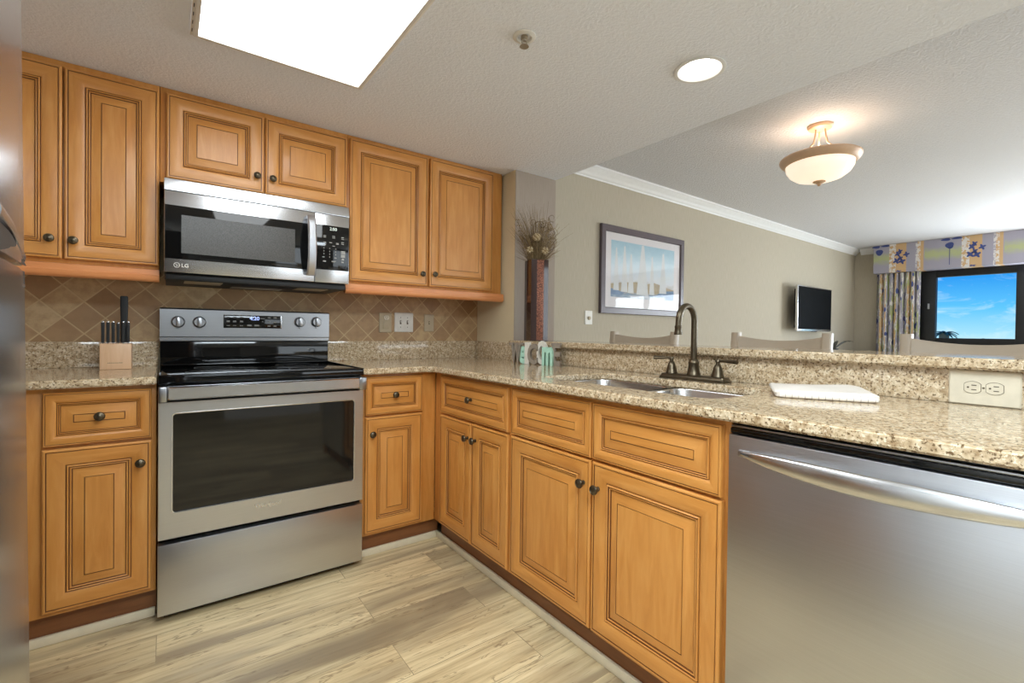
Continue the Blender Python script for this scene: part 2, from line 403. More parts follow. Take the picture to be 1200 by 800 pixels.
# ------------------------------------------------------------------ cabinet fronts
DOORP = [(0, .019, 0), (0, .005, 0), (.0015, .0018, 0), (.005, .0002, 0), (.0085, .0006, 0), (.0088, .0030, 2), (.0112, .0030, 2), (.0116, .0012, 0),
         (.024, .0000, 0), (.038, .0010, 0), (.049, .0035, 0), (.0540, .0055, 0), (.0543, .0075, 2), (.0565, .0075, 2), (.0570, .0035, 0), (.0590, .0022, 0), (.0612, .0035, 0),
         (.0616, .0070, 2), (.0636, .0070, 2), (.0640, .0055, 0), (.0660, .0046, 0), (.0680, .0058, 0), (.0684, .0095, 2), (.0704, .0095, 2), (.0710, .0085, 0),
         (.080, .0068, 0), (.092, .0040, 0), (.0985, .0022, 0), (.0988, .0040, 2), (.1008, .0040, 2), (.1012, .0016, 0)]
def front(name, parent, x0, z0, x1, z1, yf, sx=1.0, sz=1.0):
    """raised panel front whose face lies at y = yf, looking to -Y"""
    m = MB([WOOD, WOODH, GLAZE]); verts = []; faces = []; ms = []
    def map_(i, t): return i*t if i <= .071 else .071*t+(i-.071)/.0302*((.078 if t == sx else .080)-.071*t)
    for (i, d, q) in DOORP:
        a, b = (map_(i, sx), map_(i, sz)) if sx < 1 else (i*1.07, i*1.07); y = yf+(d*1.35 if 0 < i else d)
        verts += [(x0+a, y, z0+b), (x1-a, y, z0+b), (x1-a, y, z1-b), (x0+a, y, z1-b)]
    for k in range(len(DOORP)-1):
        for e in range(4):
            f = (e+1) % 4; faces.append((k*4+e, k*4+f, k*4+4+f, k*4+4+e))
            q = DOORP[k+1][2]; ms.append(2 if q == 2 else (1 if e in (0, 2) else 0))
    n = (len(DOORP)-1)*4; faces.append((n, n+1, n+2, n+3)); ms.append(0 if sx == 1 else 1)
    faces.append((3, 2, 1, 0)); ms.append(0)
    m._add(verts, faces, 0, ms); return m.obj(name, parent, smooth=28)
def knob(parent, x, z, yf):
    m = MB(BRONZE); m.lathe([(.0075, 0), (.0075, .003), (.0048, .005), (.0045, .012), (.009, .015), (.0145, .018), (.0158, .022), (.0140, .0265), (.0095, .0285), (.0088, .0275), (.004, .0295), (.0005, .0298)], (x, yf, z), '-Y', 20)
    return m.obj('knob', parent)
YB = .0195     # thickness of a front standing proud of the face frame

# wall cabinets -----------------------------------------------------
def wall_cab(label, x0, x1, zb, doors, rail=None, filler=None, fx=None):
    r = thing('wall_cabinet', label, 'cabinet', (x0, -.012, zb))
    L = lambda v: v-x0
    c = MB([WOOD, WOODH]); c.box(L(x0), 0, 0, L(x1), -.301, ZC-zb-.001, .001); c.obj('carcass', r)
    for (a, b, za, zt, kx, kz) in doors:
        d = front('door', r, L(a), za-zb, L(b), zt-zb, -.323); knob(d, L(kx), kz-zb, -.323)
    if rail:
        a, b = rail; p = [(0, .0), (-.302, .0), (-.318, -.002), (-.326, -.004), (-.326, -.024), (-.329, -.027), (-.329, -.040), (-.325, -.047), (-.316, -.053), (-.305, -.053), (-.30, -.046), (-.30, -.006), (0, -.006)]
        k = MB(WOODR); k.rings([[(L(a), y, z) for y, z in p], [(L(b), y, z) for y, z in p]]); k.obj('light_rail', r)
    return r
wall_cab('tall two-door maple wall cabinet left of the microwave', -.999, -.001, 1.339, [(-.590, -.296, 1.354, 2.083, -.329, 1.426), (-.290, -.002, 1.354, 2.083, -.263, 1.425)], rail=(-.999, 0.0))
wall_cab('short two-door maple wall cabinet directly above the microwave', 0.0005, .7755, 1.7115, [(.022, .388, 1.728, 2.083, .359, 1.801), (.394, .770, 1.728, 2.083, .424, 1.799)])
wall_cab('tall two-door maple wall cabinet right of the microwave', .7765, 1.7600, 1.339, [(.786, 1.231, 1.352, 2.090, 1.193, 1.418), (1.244, 1.683, 1.352, 2.090, 1.270, 1.422)], rail=(.766, 1.765))

# base cabinets -----------------------------------------------------
ZB0, ZB1 = .112, .887
def base_cab(label, loc, rz, w, depth, fronts, hollow=False, left=0.0, kick=True, kick0=0.0, kick1=None):
    r = thing('base_cabinet', label, 'cabinet', loc, rz)
    c = MB([WOOD])
    if not hollow: c.box(0, 0, ZB0, w, -depth, ZB1, .001)
    else:
        c.box(0, 0, ZB0, .018, -depth, ZB1, .001); c.box(w-.018, 0, ZB0, w, -depth, ZB1, .001)
        c.box(.018, 0, ZB0, w-.018, -depth, ZB0+.018); c.box(.018, 0, ZB0, w-.018, -.008, .60); c.box(.018, -depth, ZB0, w-.018, -depth+.012, ZB1)
    c.obj('carcass', r)
    if kick:
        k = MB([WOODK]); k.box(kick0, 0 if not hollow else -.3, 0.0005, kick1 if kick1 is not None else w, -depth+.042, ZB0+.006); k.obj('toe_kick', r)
    for f in fronts:
        kind, a, b, za, zt = f[:5]
        d = front('drawer' if kind == 'd' else ('false_drawer' if kind == 'f' else 'door'), r, a, za, b, zt, -depth-YB, *((.62, .66) if kind in 'df' else (1, 1)))
        if len(f) > 5: knob(d, f[5], f[6], -depth-YB)
    return r
DP = .5965
base_cab('maple base cabinet with drawer and door, left of the range under the knife block', (-.999, -.0005, 0), 0, .995, DP,
         [('d', .999-.306, .999-.018, .690, .872, .999-.161, .785), ('o', .999-.308, .999-.017, .128, .681, .999-.050, .604)])
base_cab('narrow maple base cabinet with one drawer and door, right of the range in the corner', (.7615, -.0005, 0), 0, .3915, DP,
         [('d', .0185, .3105, .690, .872, .1605, .783), ('o', .0195, .3115, .128, .680, .048, .602)], kick1=.432)
PX = 1.1535; PD = .6075
def pen(y): return -y-.600
base_cab('maple peninsula cabinet with one wide drawer over two narrow doors', (PX+PD, -.600, 0), -PI/2, .6745, PD,
         [('d', pen(-.686), pen(-1.263), .688, .871, pen(-.982), .785), ('o', pen(-.685), pen(-.980), .128, .676, pen(-.957), .608), ('o', pen(-.987), pen(-1.266), .128, .678, pen(-1.023), .608)])
def pen2(y): return -y-1.2750
base_cab('wide maple sink cabinet with two false drawers over two broad doors', (PX+PD, -1.2750, 0), -PI/2, .912, PD,
         [('f', pen2(-1.287), pen2(-1.724), .688, .870), ('f', pen2(-1.732), pen2(-2.170), .688, .870),
          ('o', pen2(-1.286), pen2(-1.726), .128, .680, pen2(-1.697), .602), ('o', pen2(-1.733), pen2(-2.173), .128, .680, pen2(-1.762), .598)], hollow=True)

# ------------------------------------------------------------------ granite
ZT = .916; ZU = .8875
def slab(name, outer, holes, z0, z1, parent, bev=.005, smooth=40):
    bm = bmesh.new()
    def lp(pts):
        v = [bm.verts.new((x, y, z0)) for x, y in pts]; return [bm.edges.new((v[i], v[(i+1) % len(v)])) for i in range(len(v))]
    es = lp(outer)
    for h in holes: es += lp(h)
    bmesh.ops.triangle_fill(bm, edges=es, use_beauty=True)
    bmesh.ops.dissolve_limit(bm, angle_limit=.01, verts=bm.verts, edges=bm.edges)
    fs = list(bm.faces); ex = bmesh.ops.extrude_face_region(bm, geom=fs)
    for v in [g for g in ex['geom'] if isinstance(g, bmesh.types.BMVert)]: v.co.z = z1
    bmesh.ops.recalc_face_normals(bm, faces=bm.faces)
    ed = [e for e in bm.edges if len(e.link_faces) == 2 and e.calc_face_angle(0) > 1.2 and abs(e.verts[0].co.z-e.verts[1].co.z) < 1e-5]
    bmesh.ops.bevel(bm, geom=ed, offset=bev, segments=3, affect='EDGES')
    m = MB(GRANITE); m.bm.free(); m.bm = bm; return m.obj(name, parent, smooth=smooth)
ct = thing('countertop', 'short granite countertop left of the range, carrying the knife block', 'countertop', (-.999, -.0005, ZU))
slab('slab', [(0, 0), (.995, 0), (.995, -.640), (0, -.640)], [], 0, ZT-ZU, ct)
s = MB(GRANITE); s.box(0, 0, ZT-ZU, .995, -.020, 1.029-ZU, .002); s.obj('splash', ct)
ct = thing('countertop', 'long L-shaped granite countertop wrapping the corner, with sink cutout', 'countertop', (.7615, -.0005, ZU))
ox, oy = .7615, -.0005
SX0, SX1, SY0, SY1 = 1.245, 1.618, -2.085, -1.335
out = [(.7615, -.0005), (1.7665, -.0005), (1.7665, -2.84), (1.107, -2.84), (1.107, -.680)]
out += [(1.107-.04+.04*math.cos(a), -.680+.04*math.sin(a)) for a in [PI/2*k/5 for k in range(1, 6)]]
out += [(.7615, -.640)]
hole = rrect(SX0, SY0, SX1, SY1, .06)
slab('slab', [(x-ox, y-oy) for x, y in out], [[(x-ox, y-oy) for x, y in hole]], 0, ZT-ZU, ct)
s = MB(GRANITE); s.box(0, 0, ZT-ZU, 1.7665-ox, -.020, 1.029-ZU, .002); s.obj('splash', ct)
s = MB(GRANITE); s.box(1.7567-ox, -.0205, ZT-ZU, 1.7765-ox, -.4405, 1.029-ZU, .002); s.box(1.7673-ox, -.4405, ZT-ZU, 1.7848-ox, -2.8395, 1.0125-ZU, .001); s.obj('splash', ct)
bt = thing('breakfast_bar', 'raised granite bar top along the peninsula half wall', 'countertop', (1.735, -.442, 1.0130))
slab('slab', [(0, 0), (.36, 0), (.36, -2.42), (0, -2.42)], [], 0, .030, bt)

# sink ------------------------------------------------------------
sk = thing('kitchen_sink', 'undermount double-bowl stainless steel sink set in the peninsula counter', 'sink', (1.43, -1.710, .70))
ST = steel('sink_steel', (.66, .65, .64, 1), .22)
def basin(y0, y1):
    m = MB(ST); x0, x1 = SX0-1.43-.004, SX1-1.43+.004; L = []
    zt = .886-.70
    for ins, z, r in ((-.020, zt, .07), (-.002, zt, .06), (.0, zt-.004, .058), (.004, .06, .055), (.012, .022, .05), (.03, .008, .04), (.06, .004, .03), (.12, .002, .02)):
        L.append([(x, y, z) for x, y in rrect(x0+ins, y0+(ins if ins > 0 or y0 > -.1 else ins), x1-ins, y1-(ins if ins > 0 or y1 < .1 else ins), r)])
    m.rings(L, 0, False, True); o = m.obj('basin', sk, fix=False)
    d = MB(STEELD); d.lathe([(.001, .0035), (.034, .0035), (.040, .0045), (.043, .003)], (0, (y0+y1)/2, .002), 'Z', 20); d.obj('drain', o)
basin(SY0+1.710-.004, -.012); basin(.012, SY1+1.710+.004)
d = MB(ST); d.box(SX0-1.43, -.0125, .15, SX1-1.43, .0125, .186, .004); d.obj('divider', sk)

# faucet -----------------------------------------------------------
fc = thing('faucet', 'oil-rubbed bronze gooseneck faucet with two lever handles behind the sink', 'faucet', (1.690, -1.742, ZT))
m = MB(BRONZE); L = []
for z, i in ((.0005, 0), (.006, 0), (.009, .003), (.013, .005), (.018, .006), (.020, .010)): L.append([(x, y, z) for x, y in rrect(-.032+i, -.142+i, .032-i, .142-i, .012)])
m.rings(L); m.obj('base_plate', fc)
m = MB(BRONZE); m.lathe([(.027, .018), (.027, .022), (.024, .028), (.021, .045), (.0195, .062), (.021, .066), (.021, .070), (.015, .080), (.012, .084)], (0, 0, 0), 'Z')
pts = [(0, 0, .075), (0, 0, .12), (0, 0, .20)]+[(-.052+.052*math.cos(a), 0, .232+.056*math.sin(a)) for a in [PI*k/12 for k in range(0, 13)]]+[(-.105, 0, .222), (-.107, 0, .205)]
m.tube(pts, [.0125, .0125, .012]+[.0118]*13+[.0118, .0118], 16); m.obj('spout', fc)
m = MB(BRONZE); m.lathe([(.012, .212), (.0135, .210), (.0135, .205), (.0125, .203), (.0135, .190), (.0155, .182), (.0155, .177), (.010, .177)], (-.107, 0, 0), 'Z'); m.obj('aerator', fc)
for sg in (1, -1):
    m = MB(BRONZE); y = sg*.100
    m.lathe([(.024, .018), (.024, .022), (.0215, .027), (.019, .040), (.0145, .056), (.011, .064), (.0075, .068), (.0075, .076), (.010, .079), (.008, .085), (.001, .087)], (0, y, 0), 'Z')
    m.tube([(0, y, .079), (.002, y+sg*.02, .081), (-.004, y+sg*.045, .081), (-.010, y+sg*.078, .080)], [.006, .0065, .0085, .0105], 12, sec=(1, .75)); m.obj('handle', fc)

# ------------------------------------------------------------------ range
RG = thing('range', 'stainless steel electric range with black glass top and oven window', 'oven', (0.0, 0, 0))
XR = .757
m = MB(BLACK); m.box(.003, -.035, .03, XR-.003, -.612, .884, .002); m.box(.02, -.05, .0005, XR-.02, -.600, .03); m.obj('body', RG)
# storage drawer
m = MB(STEEL); m.box(.001, -.613, .030, XR-.001, -.6526, .2930, .003); m.obj('storage_drawer', RG)
# oven door: frame around a black glass window
m = MB([STEEL, BLACK, STEELB]); x0, x1, z0, z1 = .001, XR-.001, .311, .821
outer = [(x0, z0), (x1, z0), (x1, z1), (x0, z1)]
gl0, gl1, gz0, gz1 = .045, .714, .409, .776
n = 6; inner = rrect(gl0, gz0, gl1, gz1, .012, n); inner = inner[n+1+n+1:]+inner[:2*(n+1)]
def ringpt(poly, y): return [(x, y, z) for x, z in poly]
def grow(poly, d):
    cx, cz = (gl0+gl1)/2, (gz0+gz1)/2
    return [(x+d*(1 if x > cx else -1), z+d*(1 if z > cz else -1)) for x, z in poly]
def outl(y, ins=0):
    N = n+1; ol = []
    for (px, pz) in ((x0+ins, z0+ins), (x1-ins, z0+ins), (x1-ins, z1-ins), (x0+ins, z1-ins)): ol += [(px, y, pz)]*N
    return ol
m.rings([outl(-.613), outl(-.650), outl(-.6526, .002), ringpt(grow(inner, .004), -.6526), ringpt(grow(inner, .003), -.6535), ringpt(inner, -.6530), ringpt(inner, -.646)], 0, True, False, mis=[0, 0, 0, 2, 2, 2, 1])
bmesh.ops.remove_doubles(m.bm, verts=m.bm.verts, dist=1e-6)
od = m.obj('oven_door', RG, smooth=0)
t = NT('oven_window_glass'); v = t.coord(); dots = t.noise(v, 400, 1)
t.set(Base__Color=t.ramp(dots, [(.4, S(20, 19, 17)), (.6, S(28, 26, 24))]), Roughness=.05, Specular__IOR__Level=.5); OVG = t.m
m = MB(OVG); m.prism([(x, z) for x, z in grow(inner, .002)], -.647, -.640, 0, lambda x, z, y: (x, y, z)); m.obj('oven_window', od)
text_obj('lettering', 'Whirlpool', .024, STEELB, od, at(.363, -.6530, .3725), .0008, .0003, .1)
m = MB([STEELB]); L = []
for y, i in ((-.678, 0), (-.700, 0), (-.706, .004)): L.append([(x, y, z) for x, z in rrect(.028+i, .834+i, .723-i, .880-i, .006)])
m.rings(L); m.obj('handle', od)
m = MB(STEELD); m.box(.0015, -.614, .826, .0275, -.698, .882, .004); m.box(.7235, -.614, .826, XR-.0015, -.698, .882, .004); m.box(.0275, -.614, .832, .7235, -.660, .880, .002); m.obj('handle_bracket', od)
# cooktop
m = MB([BLACKG, STEELD]); m.box(0.0, -.060, .886, XR, -.650, .9155, .003); m.box(-.0005+.001, -.648, .9155, XR-.001, -.656, .9215, .003, 0)
for a in (.0005, XR-.0085): m.box(a, -.062, .9155, a+.008, -.648, .9205, .002, 0)
m.box(.0085, -.095, .9155, XR-.0085, -.062, .926, .004, 0)
ck = m.obj('cooktop', RG)
RING = plain('burner_ring_grey', S(70, 70, 70), .3)
for bx, by, br_ in ((.20, -.50, .115), (.20, -.23, .075), (.56, -.50, .09), (.56, -.23, .10)):
    m = MB(RING); m.lathe([(br_, 0), (br_, .0004), (br_-.003, .0004), (br_-.003, 0)], (bx, by, .9157), 'Z', 48, cap=False); m.obj('burner_ring', ck)
# backguard
m = MB(BLACKG); m.box(.001, -.022, .886, XR-.001, -.058, 1.030, .002); m.obj('backguard', RG)
m = MB(STEELD); P = [(-.020, 1.030), (-.066, 1.030), (-.071, 1.034), (-.071, 1.050), (-.074, 1.054), (-.072, 1.183), (-.066, 1.190), (-.020, 1.190)]
m.rings([[(.0, y, z) for y, z in P], [(XR, y, z) for y, z in P]]); cp = m.obj('control_panel', RG)
m = MB([BLACKG, STEELB]); m.box(.252, -.070, 1.098, .510, -.0752, 1.163, .001, 0); m.box(.5101, -.070, 1.096, .5155, -.0756, 1.165, .001, 1); dp = m.obj('display', cp)
text_obj('clock_digits', '4:20', .026, MARKB, dp, at(.388, -.0756, 1.147), .0003, .0004)
m = MB(GREYM)
for cx in (.272, .300, .330):
    for cz in (1.153, 1.131, 1.110): m.box(cx-.007, -.0752, cz-(.004 if cz == 1.131 else .0015), cx+.007, -.0758, cz+(.004 if cz == 1.131 else .0015))
for cx in (.365, .398): m.box(cx-.010, -.0752, 1.108, cx+.010, -.0758, 1.116)
for cx in (.455, .483):
    for cz in (1.153, 1.131, 1.110): m.box(cx-.007, -.0752, cz-.003, cx+.007, -.0758, cz+.003)
m.box(.415, -.0752, 1.146, .435, -.0758, 1.150); m.box(.422, -.0752, 1.131, .427, -.0758, 1.135); m.obj('button_marks', dp, smooth=0)
for kx, kz in ((.069, 1.124), (.153, 1.124), (.604, 1.134), (.689, 1.136)):
    m = MB([STEEL, STEELD]); m.lathe([(.0275, 0), (.0275, .003), (.0245, .006), (.0235, .018), (.021, .022), (.001, .022)], (kx, -.0735, kz), '-Y', 28, 1)
    m.box(kx-.008, -.095, kz-.023, kx+.008, -.110, kz+.023, .004, 0); m.prism([(kx-.006, kz-.026), (kx+.006, kz-.026), (kx, kz-.036)], -.0738, -.082, 1, lambda x, z, y: (x, y, z)); m.obj('knob', cp)

# ------------------------------------------------------------------ microwave
MW = thing('microwave', 'stainless over-the-range microwave with black door above the range', 'microwave', (.016, -.012, 1.324))
a0, zb = .016, 1.324
X = lambda x: x-a0
YF = -.4175+.012
m = MB([BLACKM, STEELD]); m.box(.001, 0, .0, .7405, -.375, .3865, .002); m.obj('body', MW)
m = MB([STEELB]); P = [(-.3755, .333), (YF, .333), (YF-.001, .338), (YF+.012, .384), (-.3755, .386)]
m.rings([[(0, y, z) for y, z in P], [(.7415, y, z) for y, z in P]]); m.obj('vent_band', MW)
dr = MB([STEELB, BLACKG]); dr.box(0, -.3755, .0, .5785, YF, .3315, .003, 0); dr.box(.0015, YF+.002, .0555, .577, YF-.0015, .2745, .001, 1); dr = dr.obj('door', MW)
t = NT('microwave_window_mesh'); v = t.coord(); vo = t.n('TexVoronoi', Scale=420.0); t.l(v, vo.inputs['Vector'])
t.set(Base__Color=t.ramp(vo.outputs['Distance'], [(.2, S(62, 60, 57)), (.6, S(86, 83, 79))]), Roughness=.25, Specular__IOR__Level=.3); MWW = t.m
m = MB(MWW); m.box(X(.073), YF, 1.405-zb, X(.507), YF-.0018, 1.562-zb); m.obj('window', dr)
m = MB([STEEL]); pts = []
for k in range(15):
    u = k/14; pts.append((X(.574), YF-.012-.034*math.sin(PI*u)**.6, .028+u*.284))
sec = []
for p in pts: sec.append([(p[0]+dx, p[1]+dy, p[2]) for dx, dy in ((-.018, .006), (-.019, -.002), (-.013, -.008), (.013, -.008), (.019, -.002), (.018, .006))])
m.rings(sec); m.box(X(.557), YF, .028, X(.591), YF-.014, .044, .003); m.box(X(.557), YF, .296, X(.591), YF-.014, .312, .003); m.obj('handle', dr)
m = MB([STEELB]); m.lathe([(.0009, 0), (.0009, .001)], (0, 0, 0), '-Y', 8)
# emblem: ring with a face mark, then two letters
m = MB([WHITEP]); m.lathe([(.0105, .0), (.0105, .0012), (.0088, .0012), (.0088, .0)], (X(.058), YF, 1.354-zb), '-Y', 24, cap=False)
m.box(X(.0565), YF, 1.349-zb, X(.0578), YF-.0012, 1.358-zb); m.box(X(.0565), YF, 1.349-zb, X(.061), YF-.0012, 1.350-zb); m.box(X(.0590), YF, 1.354-zb, X(.066), YF-.0012, 1.3552-zb); m.lathe([(.0011, 0), (.0011, .0012), (.0001, .0012)], (X(.0545), YF, 1.357-zb), '-Y', 8); m.obj('emblem', dr)
text_obj('lettering', 'LG', .021, WHITEP, dr, at(X(.086), YF-.0005, 1.353-zb), .0006, .0003)
cpn = MB([STEELB, BLACKG]); cpn.box(.5800, -.3755, 0, .7415, YF, .3315, .003, 0); cpn.box(.5825, YF+.002, .063, .7400, YF-.0015, .2795, .001, 1); cpn = cpn.obj('control_panel', MW)
text_obj('clock_digits', '2:50', .020, MARK, cpn, at(X(.680), YF-.0020, 1.587-zb), .0003, .0002)
m = MB(GREYM)
def mk(x, z, w, h): m.box(X(x)-w/2, YF-.0015, z-zb-h/2, X(x)+w/2, YF-.0021, z-zb+h/2)
for x_, zs in ((.640, (1.552, 1.545, 1.520, 1.507)), (.682, (1.553, 1.545)), (.725, (1.552, 1.544, 1.527, 1.519)), (.668, (1.521,)), (.700, (1.521, 1.516)), (.682, (1.505,))):
    for z_ in zs: mk(x_, z_, .013, .0035)
for z_ in (1.492, 1.478, 1.464): mk(.637, z_, .003, .006); mk(.664, z_, .003, .006); mk(.692, z_, .003, .006)
mk(.664, 1.450, .003, .006); mk(.635, 1.448, .010, .004); mk(.692, 1.448, .010, .005); mk(.640, 1.428, .014, .006); mk(.683, 1.430, .020, .005); mk(.726, 1.430, .012, .006)
mk(.728, 1.478, .020, .015); mk(.728, 1.460, .020, .015); mk(.727, 1.444, .012, .010); m.obj('button_marks', cpn, smooth=0)
m = MB([BLACKM, TAN, STEELD]); m.box(.005, -.01, -.028, .736, -.372, -.0005, .004, 0)
m.box(.07, -.20, -.0295, .21, -.34, -.0275, .001, 1); m.box(.52, -.20, -.0295, .66, -.34, -.0275, .001, 1); m.box(.26, -.08, -.0300, .48, -.17, -.0275, .001, 2); m.obj('underside_grille', MW)

# ------------------------------------------------------------------ dishwasher (fronts face -X, built facing -Y then turned)
DW = thing('dishwasher', 'stainless steel dishwasher with bowed bar handle at the end of the peninsula', 'dishwasher', (1.74, -2.1905, 0), -PI/2)
WD_ = .600
m = MB(BLACKM); m.box(.004, 0, .06, WD_-.004, -.575, .886, .002); m.box(.02, -.05, .0005, WD_-.02, -.54, .06); m.obj('body', DW)
m = MB(STEEL); m.box(.002, -.576, .105, WD_-.002, -.612, .8555, .004); dd = m.obj('door', DW)
m = MB([BLACKG, STEELD]); m.box(.002, -.576, .8570, WD_-.002, -.604, .8700, .002, 0); m.box(.002, -.576, .8705, WD_-.002, -.600, .8765, .002, 1); m.box(.002, -.576, .8770, WD_-.002, -.592, .8860, .002, 0); m.obj('control_strip', dd)
m = MB(STEELB); L = []
for k in range(25):
    u = k/24; s_ = math.sin(PI*u); x = .030+u*.540; y = -.618-.036*s_**.8; h = .002+.0205*min(1, s_**.55*1.02); zc = .815-.004*s_; d = .002+.007*s_**.5
    L.append([(x, y+d*math.sin(a), zc+h*math.cos(a)) for a in [2*PI*i/16 for i in range(16)]])
m.rings(L); m.obj('handle', dd)
for xx in (.030, .545):
    m = MB(STEELD); m.box(xx, -.6115, .807, xx+.025, -.623, .823, .003); m.obj('handle_mount', dd)
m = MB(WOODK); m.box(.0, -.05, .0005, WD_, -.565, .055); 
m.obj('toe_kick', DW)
ep = MB(WOOD); ep.box(1.155, -2.839, .0005, 1.766, -2.7935, .886, .001); tag(ep.obj('end_panel'), 'maple end panel closing the peninsula beyond the dishwasher', 'panel')

# ------------------------------------------------------------------ fridge (doors face +X), tipped back a little
FR = thing('refrigerator', 'stainless steel top-freezer refrigerator at left edge, only a sliver visible', 'refrigerator', (-.1705, -1.580, 0.0))
FR.rotation_euler = (0, math.radians(-.55), 0)
FW = .74
m = MB(CHAR); m.box(-.072, -.002, .022, -.735, -FW, 1.715, .004); m.obj('body', FR)
for fx_ in (-.10, -.70):
    for fy_ in (-.05, -FW+.05):
        m = MB(BLACKM); m.lathe([(.02, .0), (.02, .012), (.012, .014), (.012, .024)], (fx_, fy_, .002-.001*fx_), 'Z', 14); m.obj('foot', FR)
def fr_door(z0, z1, name):
    m = MB([STEELV, CHAR]); pl = [(-.065, 0), (-.006, 0), (-.002, -.002), (0, -.007)]
    for k in range(1, 10):
        u = k/10; pl.append((.016*math.sin(PI*u)**.8, -.007-u*(FW-.014)))
    pl += [(0, -FW+.007), (-.002, -FW+.002), (-.006, -FW), (-.065, -FW)]
    m.prism(pl, z0, z1, 0, None, .003); return m.obj(name, FR)
f1 = fr_door(1.205, 1.716, 'freezer_door'); f2 = fr_door(.06, 1.195, 'fridge_door')
def off_(u): return max(.0005, min(.042, .10*(u-.02)))          # how far the bar stands off the door, u metres from the door edge
def zz_(u): return .034*math.sin(PI*.5*min(1, u/.20))
m = MB([STEELB]); L = []
for k in range(21):
    u = .008+.30*k/20; o_ = off_(u); z = 1.218+zz_(u)
    L.append([(o_+dx, -u, z+dz) for dx, dz in ((-.0004, .008), (.001, .007), (.002, 0), (.001, -.007), (-.0004, -.008))])
m.rings(L); m.obj('handle', f1)
m = MB(CHAR); m.rings([[(.001, -u, 1.2055), (.002+off_(u)*.55, -u, 1.2055), (.001+off_(u)*.8, -u, 1.207+zz_(u)), (.001, -u, 1.207+zz_(u))] for u in [.006+.30*k/10 for k in range(11)]]); m.obj('handle_recess', f1)
m = MB(CHAR); m.rings([[(.0005, -u, 1.1945), (.001+off_(u)*.3, -u, 1.1945), (.001+off_(u)*.3, -u, 1.172), (.0005, -u, 1.168)] for u in [.012+.30*k/10 for k in range(11)]]); m.obj('handle_recess', f2)
m = MB(STEELB); m.rings([[(.0005, -u, 1.1685), (.0015+off_(u)*.35, -u, 1.1715), (.002+off_(u)*.35, -u, 1.168), (.0005, -u, 1.165)] for u in [.012+.30*k/10 for k in range(11)]]); m.obj('handle', f2)

# ------------------------------------------------------------------ knife block and its knives
BLK = wood('knife_block_wood', S(208, 166, 126), S(218, 178, 140), S(226, 190, 154), (20, 20, 2), .5)
kb = thing('knife_block', 'small light wooden knife block on the counter left of the range', 'knife block', (-.1475, -.148, ZT+.0005))
m = MB(BLK); m.box(-.0515, -.052, 0, .0515, .052, .109, .002); m.obj('block', kb)
m = MB(SLOT)
for k in range(10): m.box(-.026+k*.0050, -.0519, .026, -.0226+k*.0050, -.0525, .0285)
m.obj('lettering', kb, smooth=0)
m = MB(SLOT)
for k in range(6): m.box(-.0445+k*.0165, -.045, .1085, -.0405+k*.0165, -.020, .1096)
m.box(.018, -.012, .1085, .030, .030, .1096); m.obj('slots', kb, smooth=0)
def knife(x, y, h, w, label, big=False, group='steak knives standing in the block'):
    r = thing('steak_knife' if not big else 'chef_knife', label, 'knife', (-.1475+x, -.148+y, ZT+.0005+.1098), 0, None if big else group)
    m = MB(STEELB); m.box(-.0012, -.006, .0, .0012, .006, .004); m.obj('blade', r)
    m = MB(BLACKM); d = .012 if not big else .022; L = []
    for z, s_ in ((.003, .85), (h*.2, .92), (h*.5, .88), (h*.8, 1.0), (h-.004, 1.0), (h, .8)): L.append([(a*w*s_, b*d*s_*.6, z) for a, b in rrect(-.5, -.5, .5, .5, .18, 3)])
    m.rings(L); hh = m.obj('handle', r)
    if not big:
        m = MB(STEELB); m.box(-w*.34, -d*.30, h-.002, w*.34, d*.30, h+.003, .001); m.obj('end_cap', r)
    return r
ordn = ['first', 'second', 'third', 'fourth', 'fifth', 'rightmost']
for k in range(6):
    lab = ('leftmost short black steak knife in the knife block' if k == 0 else 'rightmost short black steak knife in the knife block' if k == 5 else '%s short black steak knife from the left in the knife block' % ordn[k])
    knife(-.0425+k*.0165, -.033, .090 if k != 3 else .086, .0118, lab)
knife(.024, .010, .205, .027, 'tall chef knife with thick black handle rising above the steak knives', True)

# ------------------------------------------------------------------ wall plates
def plate(name, label, loc, rz, w, h, mat, cat):
    r = thing(name, label, cat, loc, rz)
    m = MB(mat); L = []
    for y, i in ((0, 0), (-.003, 0), (-.006, .003)): L.append([(x, y, z) for x, z in rrect(-w/2+i, -h/2+i, w/2-i, h/2-i, .004, 3)])
    m.rings(L); m.obj('cover_plate', r); return r
def recept(par, x, z, horiz=False, mat=IVORY):
    m = MB([mat, SLOT]); pts = []
    for i in range(32):
        a = 2*PI*i/32; p, q = .0172*math.cos(a), .0172*math.sin(a); q = max(-.0142, min(.0142, q)); pts.append((p, q))
    if horiz: pts = [(q*1.12, p*.90) for p, q in pts][::-1]
    m.prism([(x+p*1.07, z+q*1.07) for p, q in pts], -.0058, -.0063, 1, lambda a, b, y: (a, y, b)); m.prism([(x+p, z+q) for p, q in pts], -.0060, -.0085, 0, lambda a, b, y: (a, y, b))
    for dx, dz in ((-.006, .004), (.006, .004)):
        if horiz: m.box(x-.002, -.0084, z+dx-.0012, x+.008, -.0090, z+dx+.0012, 0, 1)
        else: m.box(x+dx-.0012, -.0084, z+dz-.004, x+dx+.0012, -.0090, z+dz+.004, 0, 1)
    cx, cz = (x-.0085, z) if horiz else (x, z-.007)
    m.lathe([(.0024, 0), (.0024, .0006), (.0001, .0006)], (cx, -.0084, cz), '-Y', 10, 1); m.obj('receptacle', par)
def screw(par, x, z):
    m = MB(SLOT); m.lathe([(.0026, 0), (.0026, .001), (.0002, .0015)], (x, -.006, z), '-Y', 10); m.obj('screw', par)
pb = plate('wall_outlet', 'beige power outlet plate on backsplash, leftmost of the three', (1.107, -.0105, 1.143), 0, .080, .122, TAN, 'outlet')
